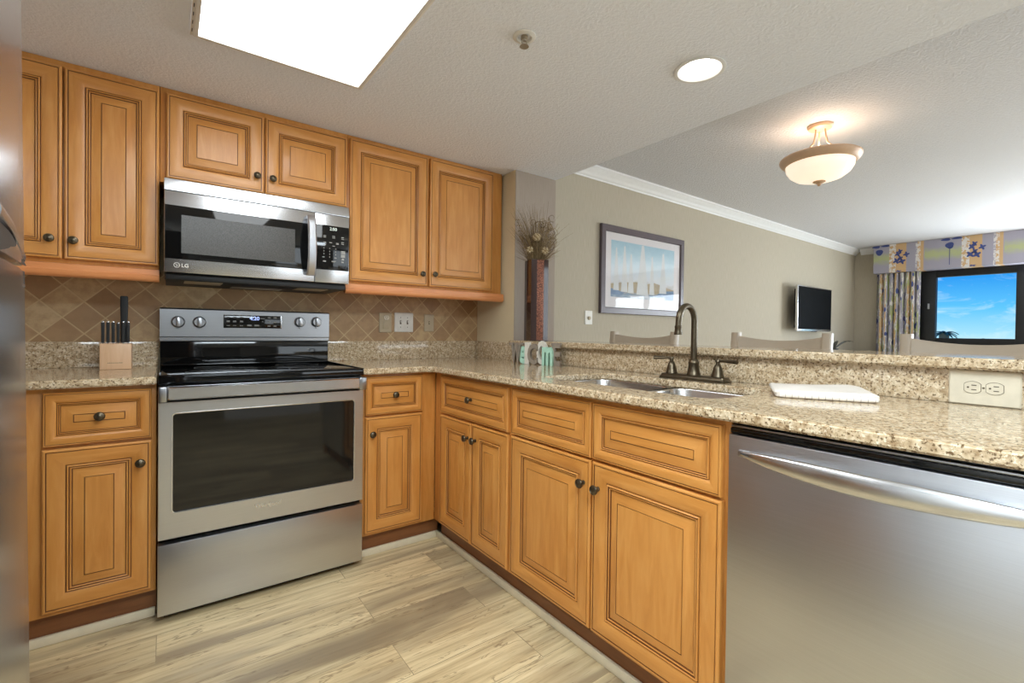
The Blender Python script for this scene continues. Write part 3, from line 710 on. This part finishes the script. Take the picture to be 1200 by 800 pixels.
recept(pb, .006, .030); m = MB(TAN); m.box(-.017, -.006, -.040, .022, -.010, .004, .002); m.obj('adapter', pb)
pb = plate('light_switch', 'white double toggle switch plate in middle of the backsplash plates', (1.228, -.0105, 1.1465), 0, .125, .122, WHITEP, 'light switch')
for dx in (-.023, .023):
    m = MB([WHITEP, SLOT]); m.box(dx-.005, -.0058, -.012, dx+.005, -.0066, .012, 0, 1); m.box(dx-.0035, -.006, -.002, dx+.0035, -.016, .008, .0015, 0); m.obj('toggle', pb); screw(pb, dx, .030); screw(pb, dx, -.030)
pb = plate('light_switch', 'narrow beige switch plate on backsplash, rightmost of the three', (1.402, -.0105, 1.147), 0, .069, .112, TAN, 'light switch')
m = MB([TAN, SLOT]); m.box(-.004, -.0058, -.010, .004, -.0066, .010, 0, 1); m.box(-.0025, -.006, -.003, .0025, -.014, .006, .001, 0); m.obj('toggle', pb)
pb = plate('wall_outlet', 'large cream double outlet plate on the peninsula splash at right', (1.7670, -2.5435, .9625), -PI/2, .138, .0915, IVORY, 'outlet')
recept(pb, -.021, .001, True); recept(pb, .021, .001, True); screw(pb, 0, .001)
pb = plate('dimmer_switch', 'small white dimmer plate on the living room wall left of the picture', (2.888, -.0005, 1.223), 0, .088, .116, WHITEP, 'light switch')
m = MB(TAN); m.lathe([(.016, 0), (.015, .010), (.012, .012), (.001, .012)], (0, -.006, -.004), '-Y', 20); m.obj('dial', pb)

# ------------------------------------------------------------------ welcome sign
ws = thing('welcome_sign', 'small standing WelCOmE sign of painted wooden letters in the counter corner', 'sign', (1.612, -.655, ZT+.0006), math.atan2(-.29, .100))
GREYW = plain('weathered_grey_paint', S(142, 130, 116), .7, 0, .1, 60); MINT = plain('mint_paint', S(176, 218, 196), .6, 0, .05, 60); WHW = plain('chalk_white_paint', S(220, 214, 202), .6, 0, .05, 60)
LET = [('W', .024, .118, GREYW, 0, 1.0), ('e', .062, .100, MINT, .014, 1.0), ('l', .095, .122, WHW, .007, 1.0), ('C', .135, .114, GREYW, 0, 1.0), ('O', .188, .132, WHW, .010, .95), ('m', .237, .100, MINT, -.013, 1.0), ('E', .284, .122, GREYW, 0, 1.0)]
for ch, x, h, mt, dy, sx_ in LET:
    me = text_mesh(ch, .12, .010, .0045)
    xs = [v.co.x for v in me.vertices]; ys = [v.co.y for v in me.vertices]
    wdt = {'W': .066, 'e': .052, 'l': .030, 'C': .064, 'O': .066, 'm': .066, 'E': .050}[ch]
    for v in me.vertices:
        v.co.x = (v.co.x-min(xs))/(max(xs)-min(xs))*wdt-wdt/2; v.co.y = (v.co.y-min(ys))/(max(ys)-min(ys))*h
    me.transform(Matrix.Translation((x, dy, 0)) @ FRONT); me.materials.clear(); me.materials.append(mt)
    o = bpy.data.objects.new('letter', me); COL.objects.link(o); o.parent = ws
    if ch in 'WlE':
        for sx2 in ((-wdt/2, wdt/2) if ch == 'W' else (0,) if ch == 'l' else (-wdt/2+.008,)):
            s_ = MB(mt); s_.box(x+sx2-.013, dy-.0095, h-.012, x+sx2+.013, dy+.0095, h, .001); s_.obj('serif', o)
            if ch != 'W': s_ = MB(mt); s_.box(x+sx2-.014, dy-.0095, 0, x+sx2+.014, dy+.0095, .012, .001); s_.obj('serif', o)

# ------------------------------------------------------------------ dish cloth
cl = thing('dish_towel', 'folded white dish towel with brown edge stripes on the peninsula counter', 'towel', (1.60, -2.215, ZT+.0006), math.radians(-62))
t = NT('terry_white'); v = t.coord(); s_ = t.n('SeparateXYZ'); t.l(v, s_.inputs[0])
fx_ = t.math('ABSOLUTE', t.math('SUBTRACT', t.math('FRACT', t.math('MULTIPLY', s_.outputs['X'], 62)), .5))
gx = t.math('ABSOLUTE', t.math('SUBTRACT', t.math('FRACT', t.math('MULTIPLY', s_.outputs['Y'], 40)), .5))
fr_ = t.ramp(t.math('MAXIMUM', fx_, gx), [(.44, (0, 0, 0, 1)), (.49, (1, 1, 1, 1))])
edge = t.ramp(s_.outputs['Z'], [(.004, (.9, .9, .9, 1)), (.022, (0, 0, 0, 1))])
fac = t.mix(1.0, fr_, edge, 'MULTIPLY')
t.set(Base__Color=t.mix(fac, S(236, 228, 218), S(150, 128, 112)), Roughness=.95); t.bump(t.noise(v, 500, 2), .6, .002); TERRY = t.m
m = MB(TERRY)
def layer(z0, z1, x0, x1, y0, y1, seed):
    rng = random.Random(seed); L = []; N = 12
    h_ = (z1-z0)/2
    for q in range(9):
        a_ = -PI/2+PI*q/8; ins = .009*(1-math.cos(a_)); z = z0+h_+h_*math.sin(a_); lp = []
        for x, y in rrect(x0+ins, y0+ins, x1-ins, y1-ins, .016, 6, ):
            w = .003*math.sin(x*40+seed)+.003*math.sin(y*52+seed*2); lp.append((x+w, y+w*.6, max(z0, z+(.005*math.sin(x*26+y*30+seed) if z > z0+.004 else 0))))
        L.append(lp)
    for ins in (.03, .06, .09): L.append([(x, y, z1+.006*math.sin(x*26+y*30+seed)-ins*.01) for x, y in rrect(x0+ins, y0+ins, x1-ins, y1-ins, .010, 6)])
    m.rings(L)
layer(0, .012, -.125, .125, -.115, .115, 1); layer(.0115, .026, -.125, .123, -.112, .112, 4); m.obj('towel_folds', cl)

# ------------------------------------------------------------------ vase and dried arrangement
VX, VY, VZ = 1.832, -.588, 1.0436
vs = thing('vase', 'tall square dark lacquer vase with copper mosaic stripe on the bar end', 'vase', (VX, VY, VZ), math.radians(-17.3))
t = NT('dark_lacquer'); t.set(Base__Color=S(62, 44, 40), Roughness=.07, Coat__Weight=.5); LAC = t.m
t = NT('copper_mosaic'); v = t.coord(); vo = t.n('TexVoronoi', Scale=190.0); t.l(v, vo.inputs['Vector'])
t.set(Base__Color=t.ramp(vo.outputs['Distance'], [(.25, S(196, 132, 104)), (.55, S(92, 52, 40))]), Metallic=.4, Roughness=.35); t.bump(vo.outputs['Distance'], .5, .002); COP = t.m
m = MB([LAC]); VHH = .487; hw = .055
def sq(h, z): return [(-h, -h, z), (h, -h, z), (h, h, z), (-h, h, z)]
m.rings([sq(hw-.001, 0), sq(hw, .002), sq(hw, VHH-.002), sq(hw-.001, VHH), sq(hw-.008, VHH), sq(hw-.008, VHH-.10)]); m.obj('body', vs, smooth=20)
m = MB(COP); m.box(-.018, -hw-.0006, .004, .026, -hw+.002, VHH-.003, .0005); m.obj('mosaic_stripe', vs)
m = MB(LAC)
STRAW = plain('dry_straw', S(146, 124, 86), .8, 0, .25, 40); STRAWD = plain('dry_dark_stem', S(112, 90, 60), .8, 0, .2, 40); STRAWL = plain('dry_pale_bloom', S(186, 168, 134), .8, 0, .12, 80)
top = VZ+VHH
dg = thing('dried_grass', 'bushy bunch of dried brown grasses and twigs in the tall vase', 'dried plant', (VX, VY, top-.05))
rng = random.Random(3)
m = MB([STRAW, STRAWD])
R_ = Vector((math.cos(YAW), -math.sin(YAW), 0)); B_ = Vector((math.sin(YAW), math.cos(YAW), 0))
def stem(a, dx, h, bend, r, mi, z0=0):
    """a: base offset, dx: sideways reach (picture-right) at the tip, bend: depth reach"""
    p0 = Vector((rng.uniform(-.03, .03), rng.uniform(-.03, .03), z0)); e_ = R_*dx+B_*bend+Vector((0, 0, h))
    c_ = p0+Vector((0, 0, h*.55))+R_*dx*.25
    pts = [(1-u)**2*p0+2*u*(1-u)*c_+u*u*(p0+e_) for u in [q/6 for q in range(7)]]
    m.tube(pts, [r*(1-.75*q/6) for q in range(7)], 5, mi)
for i in range(150): # straight fan of fine grass, mostly upright to the left
    stem(0, rng.uniform(-.17, .06), rng.uniform(.20, .39), rng.uniform(-.08, .08), rng.uniform(.0007, .0016), rng.randint(0, 1))
for i in range(330): # low dense mass
    stem(0, rng.uniform(-.13, .14), rng.uniform(.07, .26), rng.uniform(-.10, .10), rng.uniform(.0010, .0024), rng.randint(0, 1))
stem(0, -.175, .24, 0, .0012, 1); stem(0, .20, .27, 0, .0011, 1); stem(0, .22, .22, .02, .0010, 1); stem(0, .17, .34, .02, .0010, 1)
for i in range(110): # curly twigs on the right
    c = R_*rng.uniform(-.03, .10)+B_*rng.uniform(-.06, .06)+Vector((0, 0, rng.uniform(.10, .28))); r = rng.uniform(.012, .035); a0_ = rng.uniform(0, 6.28); ax = rng.uniform(0, 6.28)
    u_ = (R_*math.cos(ax)+B_*math.sin(ax)*.6).normalized()
    m.tube([c+u_*r*math.cos(a0_+q*.7)+Vector((0, 0, r*math.sin(a0_+q*.7)+.003*q)) for q in range(8)], .0011, 4, rng.randint(0, 1))
mg = m.obj('stems', dg); mg['kind'] = 'stuff'
def bloom(dx, dz, db, r, label, kind):
    p = Vector((VX, VY, top-.05))+R_*dx+B_*db+Vector((0, 0, dz)); o = thing('dried_flower', label, 'dried flower', tuple(p), 0, None)
    k = MB([STRAWL, STRAW])
    if kind == 0:
        k.ball((0, 0, 0), r*.82, 0, n=16)
        for q in range(60):
            z = 1-2*(q+.5)/60; a = q*2.4; s_ = math.sqrt(1-z*z); k.ball((r*.8*s_*math.cos(a), r*.8*s_*math.sin(a), r*.8*z), r*.2, q % 2, n=6)
    else:
        for q in range(14):
            a = 2*PI*q/14; d_ = R_*math.cos(a)+Vector((0, 0, 1))*math.sin(a); k.tube([(0, 0, 0), d_*r*.6-B_*r*.45, d_*r*1.1-B_*r*.3], [r*.12, r*.2, r*.04], 5, q % 3 == 0)
        k.ball(-B_*r*.3, r*.3, 1, n=8)
    k.obj('head', o)
    k = MB(STRAWD); k.tube([(0, 0, -r*.5), (0, 0, -.03-r)], .0015, 5); k.obj('stalk', o)
bloom(-.005, .175, -.085, .024, 'round pale dried seed head in middle of the dried grass', 0)
bloom(.045, .095, -.085, .022, 'cream dried star flower low at right in the vase bunch', 1)
bloom(-.045, .100, -.08, .021, 'spiky pale dried flower low at left in the vase bunch', 1)
pe = thing('dried_seed_twig', 'curved dried twig with rows of seed pods leaning left out of the vase', 'dried plant', (VX, VY, top-.05))
k = MB([STRAWD, STRAW]); pts = [Vector((0, 0, .02))-R_*(.02+.10*(q/8)**.7*1.0)+Vector((0, 0, .27*(q/8)))-B_*.03 for q in range(9)]; k.tube(pts, .0012, 5)
for q in range(3, 9):
    for sg in (-1, 1): k.ball(pts[q]+R_*sg*.008, .006, 1, (1, 1, .55), 6)
k.obj('twig', pe)

# ------------------------------------------------------------------ ceiling fittings
lp = thing('ceiling_light_panel', 'large rectangular fluorescent ceiling light panel over the kitchen', 'ceiling light', (.382, -1.44, ZC-.0005))
FRM = plain('almond_metal_frame', S(224, 219, 210), .4, 0, .02)
hx, hy = .296, .615
m = MB(FRM)
def fr4(i): return [(-hx+i, -hy+i), (hx-i, -hy+i), (hx-i, hy-i), (-hx+i, hy-i)]
m.rings([[(x, y, z) for x, y in fr4(i)] for i, z in ((0, 0), (0, -.006), (.006, -.008), (.010, -.014), (.022, -.014), (.024, -.006), (.024, 0))], 0, False, False); m.obj('frame', lp, smooth=20)
m = MB(emis('diffuser_glow', (.93, .975, 1, 1), PANEL_E)); m.box(-hx+.0235, -hy+.0235, -.0065, hx-.0235, hy-.0235, -.001); m.obj('diffuser', lp, smooth=0)
m = MB(CHAR)
for k in range(5): m.box(-hx+.003, hy-.05-k*.05, -.0088, -hx+.0055, hy-.03-k*.05, -.0078)
m.obj('hinge_slots', lp, smooth=0)
sp = thing('sprinkler_head', 'small round fire sprinkler head on the kitchen ceiling', 'sprinkler', (1.006, -1.512, ZC-.0005))
BRS = plain('worn_metal', S(176, 164, 146), .4, .6)
m = MB(FRM); m.lathe([(.040, 0), (.040, -.003), (.036, -.006), (.026, -.007), (.024, -.003), (.023, 0)], (0, 0, 0), 'Z', 28, cap=False); m.obj('escutcheon', sp)
m = MB(BRS); m.lathe([(.012, -.0005), (.012, -.010), (.007, -.012), (.006, -.016), (.0005, -.016)], (0, 0, 0), 'Z', 16)
for sg in (1, -1): m.tube([(sg*.006, 0, -.012), (sg*.011, 0, -.022), (sg*.004, 0, -.034)], .0018, 6)
m.lathe([(.0005, -.033), (.015, -.033), (.016, -.0355), (.0005, -.0355)], (0, 0, 0), 'Z', 16); m.obj('nozzle', sp)
dl = thing('recessed_downlight', 'lit round recessed can downlight in the kitchen ceiling', 'ceiling light', (DX, DY, ZC))
m = MB(WHITET); m.lathe([(.094, -.0008), (.094, -.004), (.088, -.006), (.080, -.005), (.078, -.001), (.078, .001)], (0, 0, 0), 'Z', 40, cap=False); m.obj('trim_ring', dl)
m = MB([WHITET]); m.lathe([(.0778, .0005), (.060, .085), (.058, .09)], (0, 0, 0), 'Z', 40, cap=False); m.obj('baffle', dl, fix=False)
m = MB(emis('downlight_glow', (1, .95, .86, 1), DOWN_E)); m.lathe([(.058, .060), (.050, .052), (.03, .046), (.001, .044)], (0, 0, 0), 'Z', 32); m.obj('bulb', dl)
# semi-flush bowl lamp
pn = thing('semi_flush_light', 'peach metal semi-flush ceiling lamp with glowing glass bowl in living room', 'ceiling light', (3.495, -1.50, ZL-.0005))
PEACH = plain('peach_metal', S(214, 178, 146), .4, .1, .03)
m = MB(PEACH); m.lathe([(.001, 0), (.072, 0), (.074, -.010), (.066, -.022), (.050, -.028), (.020, -.030), (.001, -.030)], (0, 0, 0), 'Z', 32); m.obj('canopy', pn)
for k in range(3):
    a = 2*PI*k/3+.5; c, s_ = math.cos(a), math.sin(a)
    m = MB(PEACH); m.tube([(c*.03, s_*.03, -.026), (c*.034, s_*.034, -.07), (c*.045, s_*.045, -.12), (c*.085, s_*.085, -.165), (c*.20, s_*.20, -.222)], .0055, 8); m.obj('arm', pn)
m = MB(PEACH); m.lathe([(.222, -.205), (.232, -.212), (.234, -.222), (.226, -.238), (.205, -.256), (.196, -.258), (.192, -.250), (.206, -.232), (.212, -.212)], (0, 0, 0), 'Z', 48, cap=False); m.obj('rim', pn)
t = NT('frosted_bowl_glow'); t.set(Base__Color=S(250, 236, 214), Emission__Color=(1, .86, .68, 1), Emission__Strength=.62, Roughness=.3)
BW = t.m
m = MB(BW); m.lathe([(.196, -.256), (.192, -.285), (.172, -.318), (.135, -.346), (.085, -.362), (.03, -.368), (.001, -.369)], (0, 0, 0), 'Z', 48, cap=False); m.obj('glass_bowl', pn)
m = MB(PEACH); m.lathe([(.001, -.362), (.036, -.366), (.038, -.372), (.022, -.380), (.012, -.384), (.013, -.390), (.006, -.398), (.001, -.400)], (0, 0, 0), 'Z', 24); m.obj('finial', pn)
pl_ = bpy.data.lights.new('bowl_bulb', 'POINT'); pl_.energy = 2.2; pl_.color = (1, .84, .68); pl_.shadow_soft_size = .03
po = bpy.data.objects.new('bowl_bulb', pl_); COL.objects.link(po); po.location = (3.495, -1.50, ZL-.175)

# ------------------------------------------------------------------ picture on the living room wall
pc = thing('framed_picture', 'sailboat watercolour in dark plum frame on the living room wall', 'picture', (3.612, -.0008, 1.650))
PLUM = plain('plum_frame', S(88, 76, 80), .3, 0, .06)
PWi, PHi = .602, .385
m = MB(PLUM)
def fr5(i): return [(-PWi+i, -PHi+i), (PWi-i, -PHi+i), (PWi-i, PHi-i), (-PWi+i, PHi-i)]
m.rings([[(x, y, z) for x, z in fr5(i)] for i, y in ((0, 0), (0, -.026), (.004, -.030), (.050, -.030), (.056, -.020), (.058, -.012))], 0, True, False); m.obj('frame', pc, smooth=20)
m = MB(plain('mat_board', S(214, 208, 208), .5, 0, .01)); m.box(-PWi+.055, -.008, -PHi+.055, PWi-.055, -.014, PHi-.055); m.obj('mat_board', pc, smooth=0)
t = NT('watercolour_sky'); v = t.coord(); s_ = t.n('SeparateXYZ'); t.l(v, s_.inputs[0]); nz_ = t.noise(t.coord((4, 4, 9)), 3, 5, .6, .5)
hgt = t.math('ADD', s_.outputs['Z'], t.math('MULTIPLY', t.math('SUBTRACT', nz_, .5), .18))
c = t.ramp(t.math('MULTIPLY_ADD', hgt, 1.7, .5), [(.02, S(188, 200, 208)), (.14, S(120, 142, 164)), (.24, S(176, 168, 152)), (.36, S(206, 208, 212)), (.60, S(196, 212, 220)), (.80, S(164, 194, 206)), (1, S(142, 178, 196))])
t.set(Base__Color=c, Roughness=.5); WC = t.m
SAIL = plain('sail_wash', S(204, 206, 206), .6, 0, .03, 9); HILL = plain('hill_wash', S(166, 150, 120), .6, 0, .12, 12); SEA = plain('sea_wash', S(110, 134, 164), .6, 0, .15, 14); HULL = plain('hull_wash', S(204, 208, 214), .6)
m = MB([WC, SAIL, HILL, SEA, HULL]); AW0, AW1, AH0, AH1 = -.468, .452, -.235, .262
m.box(AW0, -.0142, AH0, AW1, -.0150, AH1)
def flat(poly, mi, y): m._add([(x, y, z) for x, z in poly], [tuple(range(len(poly)))], mi)
flat([(AW0, -.12), (-.30, -.10), (-.12, -.085), (0, -.10), (.14, -.075), (.28, -.10), (AW1, -.13), (AW1, -.175), (AW0, -.19)], 2, -.0153)
flat([(.16, -.20), (.25, -.15), (AW1, -.135), (AW1, -.225), (.20, -.232)], 3, -.0155); flat([(AW0, -.16), (-.28, -.19), (-.33, -.215), (AW0, -.215)], 3, -.0155)
for bx, bw, zt, zb_ in ((-.40, .05, .20, -.175), (-.29, .06, .225, -.185), (-.20, .055, .16, -.19), (-.035, .115, .258, -.20), (.105, .05, .17, -.19), (.275, .075, .215, -.17)):
    flat([(bx-bw*.15, zt), (bx+bw*.15, zt), (bx+bw*.75, zb_), (bx-bw*.75, zb_)], 1, -.0157)
flat([(-.22, -.215), (.05, -.20), (.10, -.225), (-.18, -.232)], 4, -.0159); flat([(.0, -.22), (.30, -.205), (.33, -.228), (.05, -.233)], 4, -.0160)
m.obj('print', pc, smooth=0, fix=False)
t = NT('picture_glass'); t.t.nodes.remove(t.b)
tr = t.n('BsdfTransparent'); gl_ = t.n('BsdfGlossy', Roughness=.02); fz = t.n('LayerWeight', Blend=.3); mx_ = t.n('MixShader')
t.l(t.math('MULTIPLY_ADD', fz.outputs['Facing'], .07, .008), mx_.inputs[0]); t.l(tr.outputs[0], mx_.inputs[1]); t.l(gl_.outputs[0], mx_.inputs[2]); t.l(mx_.outputs[0], t.t.nodes['Material Output'].inputs[0])
m = MB(t.m); m.box(-PWi+.0565, -.0172, -PHi+.0565, PWi-.0565, -.0185, PHi-.0565); m.obj('glass', pc, smooth=0)

# ------------------------------------------------------------------ television
tv = thing('television', 'black flat screen television with silver edge mounted on the living room wall', 'television', (7.075, -.125, 1.447))
m = MB([STEELB, BLACKM]); m.box(-.545, -.0, -.297, .545, -.030, .297, .006, 0); m.box(-.50, 0, -.26, .50, .04, .26, .02, 1); m.obj('casing', tv)
m = MB(plain('dark_screen', S(3, 3, 3), .6, 0, .0, Specular__IOR__Level=.06)); m.box(-.532, -.029, -.270, .532, -.0315, .285); m.obj('screen', tv)
m = MB(BLACKM); m.box(-.15, .04, -.12, .15, .1235, .12, .004); m.obj('wall_bracket', tv)
m = MB(BLACKM); m.box(-.08, -.026, -.3035, .08, -.010, -.296, .002); m.obj('sensor_bar', tv)

# console under the television with a small plant
cs = thing('console_table', 'low white console under the television, its top just above the bar', 'console', (7.7, -.30, 0))
WHP = plain('white_lacquer', S(226, 230, 238), .2, 0, .01)
m = MB(WHP); m.box(-1.25, -.24, .815, 1.02, .24, .850, .004); m.obj('top', cs)
m = MB(WHP); m.box(-1.20, -.22, .10, .97, .22, .8145, .003); m.obj('body', cs)
for sx_ in (-1.12, .90):
    for sy_ in (-.17, .17): m = MB(WHP); m.lathe([(.02, .0005), (.028, .10)], (sx_, sy_, 0), 'Z', 14); m.obj('leg', cs)
for k in range(3):
    d = MB(WHP); d.box(-1.17+k*.71, -.2205, .13, -.49+k*.71, -.236, .79, .003); d = d.obj('cabinet_door', cs)
    h = MB(STEEL); h.lathe([(.008, 0), (.012, .02), (.001, .022)], (-.53+k*.71, -.236, .48), '-Y', 12); h.obj('knob', d)
pp = thing('potted_plant', 'small dark-leaved potted plant on the white console', 'plant', (7.36, -.28, .8505))
m = MB(CHAR); m.lathe([(.001, 0), (.045, 0), (.06, .07), (.055, .07), (.05, .06), (.001, .06)], (0, 0, 0), 'Z', 20); m.obj('pot', pp)
m = MB(plain('dusty_leaf', S(92, 92, 84), .6, 0, .1))
for i in range(12):
    a = 2*PI*i/12; R2 = .17+.05*(i % 3); c_, s_ = math.cos(a), math.sin(a)
    m.rings([[(c_*R2*u-s_*.022*math.sin(PI*min(1, u+.05)), s_*R2*u+c_*.022*math.sin(PI*min(1, u+.05)), .05+.12*math.sin(PI*.6*u)), (c_*R2*u, s_*R2*u, .056+.12*math.sin(PI*.6*u)), (c_*R2*u+s_*.022*math.sin(PI*min(1, u+.05)), s_*R2*u-c_*.022*math.sin(PI*min(1, u+.05)), .05+.12*math.sin(PI*.6*u))] for u in [q/6 for q in range(7)]])
m.obj('leaves', pp)

# ------------------------------------------------------------------ bar stools
def stool(y, x, w, label, rz=0.0):
    r = thing('bar_stool', label, 'stool', (x, y, 0), rz, 'stools along the raised bar')
    # local: seat towards -X, back at x=0
    h = w/2
    for sg in (1, -1):
        m = MB([STOOLM, PINKM]); yb = sg*(h-.020); L = []
        for z, ox_ in ((.0, .03), (.45, .0), (.74, -.005), (.95, .018), (1.06, .034), (1.108, .040)): L.append([(ox_+a, yb+b, z) for a, b in rrect(-.024, -.018, .024, .018, .006, 2)])
        m.rings(L); m.obj('back_post', r)
        m = MB(STOOLM); L = []
        for z, ox_ in ((.0, -.395), (.70, -.375)): L.append([(ox_+a, yb+b, z) for a, b in rrect(-.020, -.020, .020, .020, .005, 2)])
        m.rings(L); m.obj('front_leg', r)
        m = MB(STOOLM); m.box(-.365, yb-.010, .20, -.010, yb+.010, .235, .003); m.obj('side_stretcher', r)
    m = MB(STOOLM); m.box(-.372, -h+.040, .30, -.395+.04, h-.040, .335, .003); m.obj('footrest', r)
    m = MB(STOOLM); m.prism([(a, b) for a, b in rrect(-.42, -h+.002, -.030, h-.002, .04)], .70, .735, 0, None, .006); m.obj('seat', r)
    # curved back rail: dips in the middle and bows backwards
    m = MB(STOOLM); L = []; N = 14
    for k in range(N+1):
        u = -1+2*k/N; yy = u*(h-.037); bow = .030*(1-u*u); dip = .022*(1-u*u)
        xs_ = lambda z: .018+(z-.95)*.14+bow
        zt_, zb_ = 1.090-dip, .86
        L.append([(xs_(zb_)-.010, yy, zb_), (xs_(zb_)+.010, yy, zb_), (xs_(zt_)+.010, yy, zt_-.006), (xs_(zt_)+.004, yy, zt_), (xs_(zt_)-.006, yy, zt_), (xs_(zt_)-.010, yy, zt_-.006)])
    m.rings(L); m.obj('back_rail', r)
    m = MB(STOOLM)
    for k in range(3): yy = (k-1)*h*.45; m.box(-.004, yy-.012, .735, .012, yy+.012, .875, .002)
    m.obj('lower_slats', r)
    return r
stool(-.925, 2.385, .50, 'taupe bar stool behind the faucet, furthest along the bar')
stool(-1.700, 2.465, .475, 'taupe bar stool in the middle, below the television')
stool(-2.425, 2.465, .475, 'taupe bar stool in front of the window, nearest along the bar')

# ------------------------------------------------------------------ valance and curtain
def fabric(name, curtain=False):
    t = NT(name); v = t.coord(); s_ = t.n('SeparateXYZ'); t.l(v, s_.inputs[0]); y = t.math('MULTIPLY', s_.outputs['Y'], -1.0); z = s_.outputs['Z']
    n = t.noise(v, 14, 4, .6); P = .80 if not curtain else .165
    u = t.math('FRACT', t.math('DIVIDE', y, P))
    lav, oran, lime, blu, wht = S(172, 168, 182), S(214, 178, 132), S(186, 194, 134), S(78, 90, 146), S(230, 226, 222)
    c = t.ramp(u, [(0, lav), (.245, oran), (.50, lav), (.66, oran), (.745, lav)], 'CONSTANT')
    zz = t.math('ABSOLUTE', t.math('ADD', z, t.math('MULTIPLY', t.math('SUBTRACT', n, .5), .12)))
    if not curtain:
        lm = t.ramp(zz, [(.02, (.85, .85, .85, 1)), (.10, (0, 0, 0, 1))]); sel = t.ramp(u, [(0, (1, 1, 1, 1)), (.245, (0, 0, 0, 1)), (.755, (1, 1, 1, 1))], 'CONSTANT')
        c = t.mix(t.mix(1.0, lm, sel, 'MULTIPLY'), c, lime)
        w = t.noise(t.coord(loc=(1, 2, 5)), 22, 4, .7); ws_ = t.ramp(u, [(0, (0, 0, 0, 1)), (.245, (1, 1, 1, 1)), (.345, (0, 0, 0, 1)), (.63, (.9, .9, .9, 1)), (.70, (0, 0, 0, 1))], 'CONSTANT')
        c = t.mix(t.mix(1.0, t.ramp(w, [(.47, (0, 0, 0, 1)), (.50, (1, 1, 1, 1))]), ws_, 'MULTIPLY'), c, wht)
    else:
        g_ = t.noise(t.coord((6, 30, 3), loc=(3, 1, 1)), 1.4, 3, .6); c = t.mix(t.ramp(g_, [(.54, (0, 0, 0, 1)), (.60, (1, 1, 1, 1))]), c, lime)
        w = t.noise(t.coord((6, 40, 7)), 1.2, 3, .7); c = t.mix(t.ramp(w, [(.54, (0, 0, 0, 1)), (.58, (1, 1, 1, 1))]), c, wht)
        vo = t.n('TexVoronoi', Scale=1.0); t.l(t.coord((5, 17, 6)), vo.inputs['Vector']); c = t.mix(t.ramp(vo.outputs['Distance'], [(.24, (1, 1, 1, 1)), (.28, (0, 0, 0, 1))]), c, blu)
    t.set(Base__Color=c, Roughness=.9); t.bump(t.noise(v, 220, 2), .2, .001); return t.m
VAL = fabric('printed_valance_fabric'); CUR = fabric('printed_curtain_fabric', True)
BLU = plain('blue_flower_print', S(74, 86, 142), .9, 0, .12, 60)
vl = thing('window_valance', 'box valance of printed lavender and orange fabric over the window', 'valance', (8.80, -.300, 2.275))
m = MB([VAL, BLU]); m.box(0, 0, -.218, .198, -5.2, .2075, .006, 0)
def blob(y, z, ry, rz_, seed, pet=0):
    rr = random.Random(seed); pts = []
    for i in range(18):
        a = 2*PI*i/18; k = 1+(.42*math.sin(pet*a+seed) if pet else .1*math.sin(3*a+seed)); pts.append((y+ry*k*math.cos(a), z+rz_*k*math.sin(a)))
    m._add([(-.0012, p, q) for p, q in pts], [tuple(range(18))], 1)
for rep in range(7):
    b = -rep*.80
    if rep: # flower on a stem in the grey and lime ground
        pass
    blob(b-.075, .10, .045, .045, rep); blob(b-.035, .185, .05, .018, rep+1); blob(b-.15, .19, .055, .015, rep+2)
    if rep: m._add([(-.0012, b-.072, .08), (-.0012, b-.080, .08), (-.0012, b-.079, -.17), (-.0012, b-.073, -.17)], [(0, 1, 2, 3)], 1)
    for (dy, dz, s_) in ((-.30, .05, .030), (-.33, -.01, .026), (-.285, -.05, .034), (-.35, -.06, .034), (-.40, .035, .030), (-.325, .09, .026), (-.31, -.205, .03)):
        blob(b+dy, dz, s_, s_*(.4 if dz < -.2 else 1.05), rep+dy*10, 4)
m.obj('fabric_box', vl, smooth=20)
cu = thing('curtain', 'pleated printed floor-length curtain at left side of the window', 'curtain', (8.885, -.330, 0))
m = MB(CUR); N = 110; top_, bot_ = [], []
pl2 = [(.030*math.sin(2*PI*k/N*8)+.010*math.sin(2*PI*k/N*3+1), -.52*k/N+.012*math.sin(2*PI*k/N*8*2)) for k in range(N+1)]
loopT = [(x-.001, y) for x, y in pl2]+[(x+.003, y) for x, y in pl2[::-1]]
m.rings([[(x, y, z) for x, y in loopT] for z in (.02, .7, 1.4, 2.050)]); m.obj('pleated_cloth', cu)
k = MB(WHITET); k.box(-.02, -.50, 2.0503, .0, -.01, 2.0562); k.obj('heading_rail', cu)
